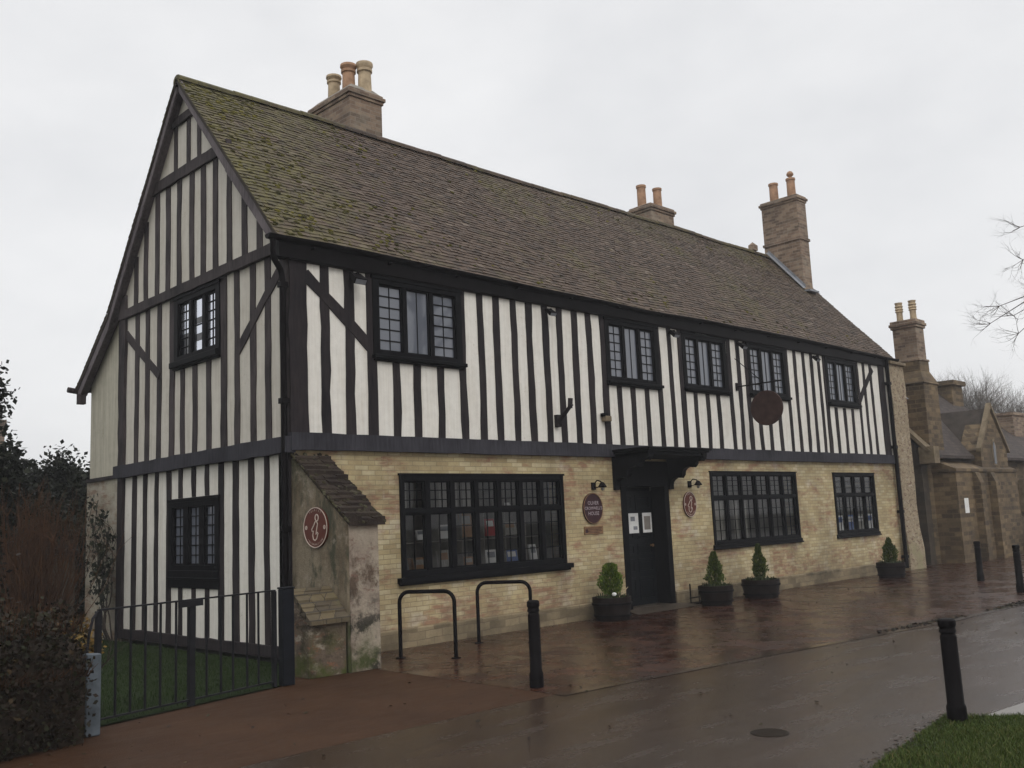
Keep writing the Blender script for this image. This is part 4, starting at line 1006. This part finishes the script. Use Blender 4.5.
for s_, w in ((0,.022),(LN-.01,.02),((Vector((-2.05,-1.5,0))-A).dot(D),.032)):
    m = MB(); m.box(s_-w,s_+w,-.022,.022,0,.984); m.build('post', M['railing'], rl)
s_ = (Vector((-2.05,-1.5,0))-A).dot(D)
m = MB(); m.box(s_-.16,s_+.12,-.03,-.02,.93,.985); m.build('latch_plate', M['railing'], rl)
m = MB(); m.tube([(-.02,-.02,.98),(-.08,-.04,.93),(-.12,-.05,.80),(-.14,-.05,.62)], .012, 6); m.build('curved_end', M['railing'], rl)
m = MB(); m.box(-.07,.07,-.05,.05,0,1.0); m.box(-.078,.078,-.058,.058,1.0,1.02); gp = m.build('gate_post', M['navy'], None, (-.86,-1.27,0), bevel=.006); tag(gp, 'square navy gate post at the right end of the railing', 'post')
m = MB()
m.add([(-.062,-.05,0),(.062,-.05,0),(.062,.05,0),(-.062,.05,0),(-.062,-.05,.67),(.062,-.05,.66),(.062,.05,.66),(-.062,.05,.67)],[(0,3,2,1),(4,5,6,7),(0,1,5,4),(1,2,6,5),(2,3,7,6),(3,0,4,7)])
gpt = m.build('short_post', M['galv'], None, (-3.20,-2.07,0), bevel=.008); tag(gpt, 'short weathered grey post at the end of the dark hedge', 'post')

# manhole and damp patches
m = MB(); m.lathe([(.0,.002),(.10,.002),(.125,.003),(.14,-.002)], 20, (-.05,-6.55,0), cap=False)
mh = m.build('drain_cover', M['dampdark'], fixn=False); tag(mh, 'small dark round drain cover sunk in the wet road', 'drain cover')
def blot(x, y, rx, ry, seed, rot=0):
    rg = random.Random(seed); n = 18; pts = []
    for i in range(n):
        a = 2*PI*i/n; k_ = rg.uniform(.65, 1.15); px, py = rx*k_*math.cos(a), ry*k_*math.sin(a)
        pts.append((x+px*math.cos(rot)-py*math.sin(rot), y+px*math.sin(rot)+py*math.cos(rot)))
    return poly_sheet('damp_leaves', pts, .0035, M['dampdark'], 'structure')
litter('kerb_litter', 'dark wet leaf litter gathered along the flush kerb line at the right', 'leaves', 900, lambda rg: (lambda x: (x, -4.5-.09*(x-3)+rg.gauss(0,.04)-(.0 if x < 9 else -.10*(x-9)), .006))(rg.choice((6.4,7.0,9.4,10.1,10.8))+rg.gauss(0,.38)), 'leaf_brown', 63, .03)

# ------------------------------------------------------------------ foliage
def leaves(mb, rg, c, rad, n, size, clumps=14, sh=.28, shape=None):
    cs = []
    for _ in range(clumps):
        while True:
            v = Vector((rg.uniform(-1,1), rg.uniform(-1,1), rg.uniform(-1,1)))
            if v.length <= 1 and v.length > .35: break
        cs.append((v, rg.uniform(.7, 1.3), rg.gauss(0, .14)))
    for _ in range(n):
        v, k_, tone = rg.choice(cs)
        p = Vector((v.x+rg.gauss(0, sh*k_), v.y+rg.gauss(0, sh*k_), v.z+rg.gauss(0, sh*k_)))
        P = Vector((c[0]+p.x*rad[0], c[1]+p.y*rad[1], c[2]+p.z*rad[2]))
        if P.z < .02: continue
        d = Vector((rg.gauss(0,1), rg.gauss(0,1), rg.gauss(0,.7))).normalized(); w = d.cross(Vector((rg.gauss(0,1), rg.gauss(0,1), rg.gauss(0,1)))).normalized()
        s_ = size*rg.uniform(.6, 1.4)
        mb.add([P, P+d*s_*.5+w*s_*.32, P+d*s_, P+d*s_*.5-w*s_*.32], [(0,1,2,3)], min(1, max(0, rg.gauss(.45+tone, .2))))
def branch(mb, rg, p, d, l, r, depth, spread=.6, up=.12, sides=5, mid=None, kids=(2,4), shrink=(.62,.8), tips=None):
    p = Vector(p); d = Vector(d).normalized(); n = 3; path = [p.copy()]; rads = [r]
    for i in range(n):
        d = (d+Vector((rg.gauss(0,.13), rg.gauss(0,.13), rg.gauss(0,.10)+up*.3))).normalized()
        p = p+d*l/n; path.append(p.copy()); rads.append(r*(1-.38*(i+1)/n))
    mb.tube(path, rads, max(3, sides), cap=False)
    if depth == 0:
        if tips is not None: tips.append(p)
        return
    for k_ in range(rg.randint(*kids)):
        t = rg.choice(range(1, n+1)) if k_ else n
        nd = (d+Vector((rg.gauss(0,spread), rg.gauss(0,spread), rg.gauss(0,spread*.7)+up))).normalized()
        branch(mb, rg, path[t], nd, l*rg.uniform(*shrink), rads[t]*rg.uniform(.6,.8), depth-1, spread, up, max(3, sides-1), None, kids, shrink, tips)

def bush(name, label, cat, c, rad, n, size, mat, seed, group=None, clumps=16, core=True, stems=6, sh=.28):
    rg = random.Random(seed); r_ = empty(name, (c[0], c[1], 0)); tag(r_, label, cat, group)
    m = MB()
    for _ in range(stems):
        a = rg.uniform(0, 2*PI); branch(m, rg, (rg.uniform(-.1,.1)*rad[0], rg.uniform(-.1,.1)*rad[1], 0), (math.cos(a)*.5, math.sin(a)*.5, 1.4), max(.3, (c[2]+rad[2]*.3)*.45), .03, 3, .5, .15, 5)
    m.build('stems', M['bark'], r_, fixn=False)
    m = MB(); leaves(m, rg, (0,0,c[2]), rad, n, size, clumps, sh); m.build('foliage', M[mat], r_, fixn=False)
    return r_
# hedge in front, lower left
hg = empty('hedge', (-5.2,-2.2,0)); tag(hg, 'dark brown clipped hedge at the lower left beside the grey post', 'hedge')
rg = random.Random(31); m = MB(); NX, NZ = 26, 8
core = MB()
def hp(x, s):   # hedge section points
    return [(-.45,0),(-.5,.55),(-.42,.92),(0,.98),(.42,.92),(.48,.5),(.42,0)][s]
vs = []
for i in range(NX+1):
    x = -1.9+3.72*i/NX
    for s_ in range(7):
        a, b = hp(x, s_); k_ = .84+.18*mnoise.noise(Vector((x*1.7, s_*.9, 2)))
        vs.append((x, a*k_, b*k_))
core.add(vs, [(i*7+s_, i*7+s_+1, (i+1)*7+s_+1, (i+1)*7+s_) for i in range(NX) for s_ in range(6)]+[tuple(range(7)), tuple(NX*7+k_ for k_ in range(6,-1,-1))])
core.build('twigs', M['soil'], hg)
for _ in range(26000):
    x = rg.uniform(-1.95, 1.86); s_ = rg.random()*6; i = int(s_); f_ = s_-i; a0, b0 = hp(x, i); a1, b1 = hp(x, min(6, i+1))
    k_ = .9+.18*mnoise.noise(Vector((x*1.7, s_*.9, 2)))+rg.gauss(.05, .06)+.16*max(0, mnoise.noise(Vector((x*5, s_*3, 9))))
    P = Vector((x+rg.gauss(0,.03), (a0+(a1-a0)*f_)*k_, (b0+(b1-b0)*f_)*k_+.01))
    if P.z < .01: continue
    if x > 1.8: P.y *= rg.random()
    d = Vector((rg.gauss(0,1), rg.gauss(0,1), rg.gauss(0,1))).normalized(); w = d.cross(Vector((rg.gauss(0,1), rg.gauss(0,1), rg.gauss(0,1)))).normalized(); q = .038*rg.uniform(.5,1.5)
    m.add([P, P+d*q*.5+w*q*.35, P+d*q, P+d*q*.5-w*q*.35], [(0,1,2,3)], min(1, max(0, rg.gauss(.38, .22))))
m.build('foliage', M['leaf_brown'], hg, fixn=False)
m = MB()
for _ in range(900):
    x = rg.uniform(-1.9, 1.8); i = rg.randint(1, 4); a, b = hp(x, i); p0 = Vector((x, a*.95, b*.95)); d = (Vector((rg.gauss(0,.4), a*1.2, b*.8+.1))).normalized(); l = rg.uniform(.06, .20)
    m.tube([p0, p0+d*l*.6, p0+d*l+Vector((0,0,.02))], [.004,.003,.0015], 3, cap=False)
m.build('shoots', M['redtwig'], hg, fixn=False)
hg.rotation_euler = (0,0,R(9))
# shrubs behind the hedge
bush('evergreen_tree', 'tall dark evergreen tree at the left edge of the photo', 'tree', (-1.7,8.4,2.6), (1.05,1.4,2.6), 46000, .11, 'leaf_dark', 41, clumps=110, sh=.095)
bush('evergreen_shrub', 'dark evergreen shrub next to the rear corner of the house', 'shrub', (1.05,10.6,1.75), (1.25,1.0,1.8), 34000, .10, 'leaf_dark', 42, clumps=90, sh=.10)
bush('evergreen_shrub', 'broad dark shrub filling the gap under the tall evergreen', 'shrub', (-.65,8.6,1.3), (1.15,1.0,1.45), 32000, .11, 'leaf_dark', 43, clumps=80, sh=.12)
# red stemmed shrub
rs = empty('red_stemmed_shrub', (-1.52,4.6,0)); tag(rs, 'leafless reddish brown shrub of upright stems left of the gable', 'shrub')
m = MB(); rg = random.Random(44)
for _ in range(380):
    a = rg.uniform(0, 2*PI); q = rg.random(); p0 = Vector((rg.gauss(0,.14), rg.gauss(0,.14), 0)); tl = rg.uniform(.2,.75)
    h = rg.uniform(.9, 2.35)*(1.15-.35*tl); p1 = p0+Vector((math.cos(a)*tl*.5*q*2, math.sin(a)*tl*.5*q*2, h*.55)); p2 = p1+Vector((math.cos(a)*tl*.35, math.sin(a)*tl*.35, h*.45))
    m.tube([p0, p1, p2], [.008,.006,.003], 3, cap=False)
    for _k in range(2):
        t = rg.uniform(.3, 1); s0 = p1.lerp(p2, t); m.tube([s0, s0+Vector((rg.gauss(0,.12), rg.gauss(0,.12), rg.uniform(.1,.35)))], [.004,.002], 3, cap=False)
m.build('stems', M['redtwig'], rs, fixn=False)
bush('golden_shrub', 'small yellow leaved shrub behind the grey post', 'shrub', (-2.95,-1.0,.68), (.2,.2,.2), 600, .045, 'leaf_gold', 45, clumps=8, stems=3)
bush('evergreen_shrub', 'dark shrub low behind the hedge at the far left', 'shrub', (-3.9,.6,.75), (.9,.8,.75), 9000, .06, 'leaf_brown', 46, clumps=18)
# small garden wall with tiled coping
gw = empty('garden_wall', (-.75,7.2,0)); tag(gw, 'low brown garden wall with tiled coping behind the rear corner of the house', 'wall')
m = MB(); m.box(-.1,.74,-.12,.12,0,1.35); m.build('masonry', M['stone_dark'], gw)
m = MB(); 
for i in range(4): m.box(-.18+.0,.76,-.24+i*.05,.24-i*.05,1.35+i*.06,1.39+i*.06)
m.build('coping', M['mosscap'], gw)
# climbing rose on the rear plaster
cr = empty('climbing_rose', (-.08,5.3,0)); tag(cr, 'thin leafy climbing rose trained up the stained wall at the gable corner', 'climber')
m = MB(); tips = []; rg = random.Random(47)
for k_ in range(7):
    y0 = rg.uniform(-.25,.2); pts = [Vector((-.02,y0,0))]; yy = y0; z = 0; dr = rg.uniform(-.14,.18)
    while z < rg.uniform(1.5, 2.3): z += .2; yy += dr*.35+rg.gauss(0,.05); pts.append(Vector((-.03-rg.random()*.08, yy, z)))
    m.tube(pts, [.014*(1-.7*i/len(pts)) for i in range(len(pts))], 5, cap=False)
    for p_ in pts[4:]:
        for _ in range(2): e = p_+Vector((-rg.random()*.08, rg.gauss(0,.16), rg.gauss(.05,.1))); m.tube([p_, e], [.005,.003], 3, cap=False); tips.append(e)
m.build('stems', M['bark'], cr, fixn=False)
m = MB()
for e in tips:
    for _ in range(rg.randint(4, 9)):
        P = e+Vector((-abs(rg.gauss(0,.03)), rg.gauss(0,.05), rg.gauss(0,.05))); d = Vector((rg.gauss(0,.5), rg.gauss(0,1), rg.gauss(0,1))).normalized(); w = d.cross(Vector((1,0,0))).normalized(); q = .095*rg.uniform(.6,1.2)
        m.add([P, P+d*q*.5+w*q*.32, P+d*q, P+d*q*.5-w*q*.32], [(0,1,2,3)], rg.random())
m.build('foliage', M['leaf_dark'], cr, fixn=False)
# cottage behind the trees on the left
ct = empty('brick_cottage', (0,0,0)); tag(ct, 'brick cottage behind the trees, only its chimney and aerial showing', 'house')
cx, cy = 5.2, 30.0
m = MB(); m.box(cx-5,cx+1.2,cy,cy+6,0,3.4); m.build('wall', M['brick_red'], ct)
m = MB(); m.prism([(cy-.3,3.3),(cy+6.3,3.3),(cy+3,5.4)], cx-5.2, cx+1.4, 0); m.build('roof', M['roof_under'], ct)
m = MB(); m.box(cx+.55,cx+1.15,cy+2.6,cy+3.4,4.6,6.6); m.box(cx+.5,cx+1.2,cy+2.55,cy+3.45,6.6,6.75); ch = m.build('chimney', M['brick_red'], ct)
m = MB(); m.tube([(cx+.85,cy+3,6.7),(cx+.85,cy+3,8.1)], .025, 5); m.tube([(cx+.2,cy+3,8.0),(cx+1.6,cy+3,8.0)], .02, 5)
for i in range(7): m.tube([(cx+.3+i*.2,cy+2.75,8.0),(cx+.3+i*.2,cy+3.25,8.0)], .01, 4)
m.build('aerial', M['blackmetal'], ch)

# ------------------------------------------------------------------ neighbouring stone building
sb_ = empty('stone_building', (20,1,0)); sb_.location = (0,0,0); tag(sb_, 'brown stone building with gables, buttresses and a tall chimney beyond the timber framed house', 'building')
nz = lambda y: 2.85+(y+.05)*1.07
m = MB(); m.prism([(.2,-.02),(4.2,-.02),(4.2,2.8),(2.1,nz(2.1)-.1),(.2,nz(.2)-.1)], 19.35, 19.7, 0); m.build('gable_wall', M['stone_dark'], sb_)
m = MB(); m.box(19.7,40,.2,4.2,-.02,2.82); m.build('wall', M['stone'], sb_)
m = MB(); m.prism([(-.12,2.80),(-.12,2.88),(2.1,nz(2.1)+.02),(4.3,2.9),(4.3,2.8),(2.1,nz(2.1)-.1)], 19.5, 27, 0); m.prism([(-.12,2.80),(-.12,2.88),(1.3,4.1),(4.3,2.9),(4.3,2.8)], 27.0, 40, 0); m.build('roof', m_brick('slate_brown', [(.026,.018,.015), (.045,.031,.026), (.07,.05,.042)], (.02,.015,.013), bw=.2, bh=.09, dirt=.4), sb_)
m = MB(); m.prism([(.0,2.98),(2.1,nz(2.1)+.10),(2.1,nz(2.1)+.22),(-.12,2.98)], 19.25, 19.6, 0); m.prism([(-.2,2.65),(.2,2.65),(.2,3.1),(-.2,3.1)], 19.27, 19.62, 0); m.build('coping', M['stone_pale'], sb_)
m = MB(); m.prism([(.55,4.45),(1.4,5.36),(1.4,5.46),(.45,4.45)], 19.5, 19.6, 0); m.build('flashing', M['lead'], sb_)
# tall chimney
m = MB(); m.box(19.62,20.55,.02,.92,2.8,4.85)
m.add([(19.58,-.02,4.85),(20.59,-.02,4.85),(20.59,.96,4.85),(19.58,.96,4.85),(19.80,.14,5.22),(20.42,.14,5.22),(20.42,.86,5.22),(19.80,.86,5.22)],[(0,3,2,1),(0,1,5,4),(1,2,6,5),(2,3,7,6),(3,0,4,7)])
m.box(19.80,20.42,.14,.86,5.22,5.5); ch = m.build('chimney', M['stone'], sb_, bevel=.01)
m = MB(); m.box(19.78,20.44,.12,.88,5.5,5.56); m.box(19.84,20.38,.17,.82,5.56,6.45); m.box(19.80,20.42,.13,.86,6.45,6.52); m.box(19.77,20.45,.10,.89,6.52,6.60); m.box(19.80,20.42,.13,.86,6.60,6.68); m.build('shaft', M['brick_red'], ch, bevel=.008)
for y in (.30, .68): m = MB(); m.lathe([(.10,0),(.085,.1),(.085,.28),(.115,.3),(.09,.33),(.115,.37),(.09,.41),(.115,.45),(.09,.49),(.11,.56),(.06,.56)], 14); m.build('chimney_pot', M['pot_pale'], ch, (20.1, y, 6.68), smooth=True)
# projecting front block with buttresses, small gable and lancets
m = MB(); m.box(20.0,24.6,-.42,.2,-.02,2.42); m.build('wall', M['stone'], sb_)
m = MB(); m.box(19.95,24.66,-.46,.24,2.42,2.50); m.prism([(-.43,2.50),(.2,2.50),(.2,2.78)], 19.97, 24.64, 0); m.build('cornice', M['stone'], sb_)
for x in (21.15, 22.3):
    m = MB(); m.prism([(-.42,0),(-.62,0),(-.62,2.1),(-.5,2.4),(-.42,2.4)], x, x+.30, 0); m.build('buttress', M['stone'], sb_)
m = MB(); m.prism([(22.3,2.52),(24.4,2.52),(24.4,3.05),(23.35,4.25),(22.3,3.05)], -.30, .3, 1); m.build('small_gable', M['stone'], sb_)
m = MB(); m.prism([(22.2,3.0),(23.35,4.32),(24.5,3.0),(24.5,3.1),(23.35,4.46),(22.2,3.1)], -.36, -.22, 1); m.build('coping', M['stone_pale'], sb_)
m = MB(); m.prism([(22.3,2.95),(23.35,4.3),(24.4,2.95)], -.22, 1.9, 1); m.build('dormer_roof', M['roof_under'], sb_)
m = MB(); m.prism([(23.2,2.62),(23.5,2.62),(23.5,3.2),(23.35,3.42),(23.2,3.2)], -.315, -.25, 1); wn = m.build('window', M['stone_pale'], sb_)
m = MB(); m.prism([(23.26,2.66),(23.44,2.66),(23.44,3.17),(23.35,3.32),(23.26,3.17)], -.325, -.26, 1); m.build('pane', M['glass_dark'], wn)
for x in (24.9, 26.6):
    m = MB(); m.box(x,x+.4,-.0,.22,1.2,2.2); wn = m.build('window', M['stone_pale'], sb_); m = MB(); m.box(x+.06,x+.34,-.01,.2,1.26,2.14); m.build('pane', M['glass_dark'], wn)
m = MB(); m.box(26.0,26.9,1.7,2.5,4.4,5.45); m.box(25.9,27.0,1.6,2.6,5.45,5.6); m.build('chimney', M['stone'], sb_)
m = MB(); m.box(29.0,31.0,.9,1.8,3.0,4.5); m.box(28.95,31.05,.85,1.85,4.5,4.6); m.build('chimney', M['brick_red'], sb_)
m = MB(); m.box(20.38,20.66,-.428,-.422,1.3,1.7); nt_ = m.build('wall_notice', M['white']); tag(nt_, 'small white notice on the brown stone wall beyond the house', 'notice')
# dark panel added in the gap for the shade of the side passage
m = MB(); m.box(18.2,19.34,.75,.85,0,3.1); m.build('passage_shade', M['stone_dark'], sb_)
# low wall at right
lw = empty('low_stone_wall', (24.4,-1.0,0)); tag(lw, 'low stone wall with pale coping at the right edge beyond the buttresses', 'wall')
m = MB(); m.box(0,9,-.15,.15,0,.78); m.build('masonry', M['stone'], lw); m = MB(); m.box(-.05,9.05,-.2,.2,.78,.88); m.build('coping', M['stone_pale'], lw)
# far house
fh = empty('far_house', (0,0,0)); tag(fh, 'distant grey roofed house at the right edge behind the stone building', 'house')
m = MB(); m.box(44,56,8,16,0,2.6); m.build('wall', M['stone'], fh); m = MB(); m.prism([(7.6,2.5),(16.4,2.5),(12,4.9)], 43.5, 56.5, 0); m.build('roof', M['lead'], fh)

# ------------------------------------------------------------------ bare trees
def bare_tree(name, label, loc, h, r, seed, depth=6, mat='bark_pale', kids=(2,4), spread=.5, trunk=.3, sides=7, up=.18, limbs=5):
    rg = random.Random(seed); root = empty(name, loc); tag(root, label, 'tree')
    m = MB(); m.tube([(0,0,-.1),(.05,0,trunk*h*.5),(0,.05,trunk*h)], [r*1.25,r,r*.9], 10); m.build('trunk', M[mat], root, fixn=False)
    m = MB()
    for k_ in range(limbs):
        a = 2*PI*k_/limbs+rg.uniform(-.3,.3); branch(m, rg, (0,0,trunk*h*rg.uniform(.8,1)), (math.cos(a)*.75, math.sin(a)*.75, 1), h*.24, r*.6, depth, spread, up, sides-2, None, kids, (.68,.86))
    m.build('crown', M[mat], root, fixn=False)
    return root
bare_tree('bare_tree', 'pale leafless tree with a wide crown behind the stone building', (50.2,9.6,0), 9.6, .46, 51, 6, 'bark_pale', (3,4), .50, .22, 7, .12, 8)
# tree beside the street, only its drooping twigs reach into the picture
ft = empty('street_tree', (9.6,-9.4,0)); tag(ft, 'leafless tree whose fine drooping twigs reach in at the upper right edge', 'tree')
m = MB(); m.tube([(0,0,-.1),(.1,0,2.5),(0,.1,5.2),(.1,.2,8.0)], [.26,.20,.15,.08], 12); m.build('trunk', M['bark'], ft, fixn=False)
m = MB(); rg = random.Random(53)
# tips in local coordinates (aim points of the low limbs)
aims = [(6.85,-6.12,3.95),(6.98,-6.35,3.72),(6.85,-6.2,4.15),(6.75,-6.62,5.05),(6.95,-6.6,4.72),(7.1,-6.85,4.25),(6.95,-6.3,4.0)]
for ax, ay, az in aims:
    tx, ty, tz = ax-9.6, ay+9.4, az
    st_ = Vector((0,.1,rg.uniform(4.0,5.6))); en = Vector((tx,ty,tz)); mid_ = st_.lerp(en,.55)+Vector((0,0,.7)); path = [st_.lerp(mid_, t/6).lerp(mid_.lerp(en, t/6), t/6)+Vector((rg.gauss(0,.04), rg.gauss(0,.04), rg.gauss(0,.05))) for t in range(7)]
    m.tube(path, [.06,.045,.03,.02,.014,.009,.004], 5, cap=False)
    for t in (3,4,5,6):
        for _ in range(5): branch(m, rg, path[t], (en-st_).normalized()+Vector((rg.gauss(0,.6), rg.gauss(0,.6), rg.gauss(0,.6))), .17, .0045, 3, .5, .05, 3, None, (2,3), (.6,.85))
for k_ in range(8):
    a = rg.uniform(-2.9, .9); branch(m, rg, (0,.1,rg.uniform(5,7.6)), (math.cos(a), math.sin(a), 1.1), 1.3, .07, 4, .5, .12, 5, None, (2,3), (.65,.85))
m.build('crown', M['twig'], ft, fixn=False)

# ------------------------------------------------------------------ sky, light, camera
W = bpy.data.worlds.new('World'); SC.world = W; W.use_nodes = True; nt = W.node_tree
bg = nt.nodes['Background']; SUN_EL, SUN_AZ = R(42), R(215)
sky = nt.nodes.new('ShaderNodeTexSky'); sky.sky_type = 'NISHITA'; sky.sun_disc = False; sky.sun_elevation = SUN_EL; sky.sun_rotation = SUN_AZ; sky.air_density = 1; sky.dust_density = 4
tc = nt.nodes.new('ShaderNodeTexCoord'); sp = nt.nodes.new('ShaderNodeSeparateXYZ'); nt.links.new(tc.outputs['Generated'], sp.inputs[0])
hgt = ramp(nt, sp.outputs[2], [(0, 6.2), (.12, 6.3), (.5, 6.4), (1, 16.0)])
rmp = hgt.node.color_ramp
for e, v in zip(rmp.elements, (.415, .418, .425, .80)): e.color = (v, v*.998, v*1.003, 1)
cl = noise(nt, mapping(nt, tc.outputs['Generated'], (1.2, 1.2, 2.6)), 1.6, 5, .55)
clr = ramp(nt, cl, [(.30, (.84,.85,.865)), (.70, (1.09,1.09,1.085))])
cloud = mix(nt, 1.0, hgt, clr, 'MULTIPLY')
scl = nt.nodes.new('ShaderNodeVectorMath'); scl.operation = 'SCALE'; nt.links.new(cloud, scl.inputs[0]); scl.inputs[3].default_value = 20.5
fin = mix(nt, .93, sky.outputs[0], scl.outputs[0])
nt.links.new(fin, bg.inputs[0]); bg.inputs[1].default_value = .10
sl = bpy.data.lights.new('sun', 'SUN'); sl.energy = .8; sl.angle = R(28); sl.color = (1,.97,.92)
so = bpy.data.objects.new('sun', sl); COL.objects.link(so)
sd = Vector((-.35, -1, math.tan(SUN_EL)*1.06)).normalized()
so.rotation_euler = sd.to_track_quat('Z', 'Y').to_euler(); so.location = (-10,-20,20)

hz = MB(); hz.box(-60, 110, -50, 90, -1.2, 16); hz = hz.build('haze', None); hz['kind'] = 'stuff'
hm = bpy.data.materials.new('haze'); hm.use_nodes = True; hn = hm.node_tree; hn.nodes.clear()
ho = hn.nodes.new('ShaderNodeOutputMaterial'); hv = hn.nodes.new('ShaderNodeVolumePrincipled'); hv.inputs['Color'].default_value = (.93,.94,.97,1); hv.inputs['Density'].default_value = .0014
hn.links.new(hv.outputs[0], ho.inputs['Volume']); hz.data.materials.append(hm)
f = 958.5; c0 = np.array([512, 384.])
dd = lambda p: np.array([p[0]-c0[0], -(p[1]-c0[1]), -f])
Xv = dd((1498, 478)); Xv /= np.linalg.norm(Xv); Yv = dd((-437, 564.5)); Yv -= Xv*(Xv@Yv); Yv /= np.linalg.norm(Yv); Zv = np.cross(Xv, Yv)
Rm = Matrix([list(map(float, Xv)), list(map(float, Yv)), list(map(float, Zv))])
cam = bpy.data.cameras.new('camera'); cam.sensor_width = 36; cam.lens = f/1024*36; cam.clip_end = 2000; cam.clip_start = .05
co_ = bpy.data.objects.new('camera', cam); COL.objects.link(co_); co_.matrix_world = Matrix.Translation((-6.429,-10.5,1.6)) @ Rm.to_4x4()
SC.camera = co_
vs_ = SC.view_settings; vs_.view_transform = 'Standard'; vs_.look = 'None'; vs_.exposure = .10; vs_.gamma = 1
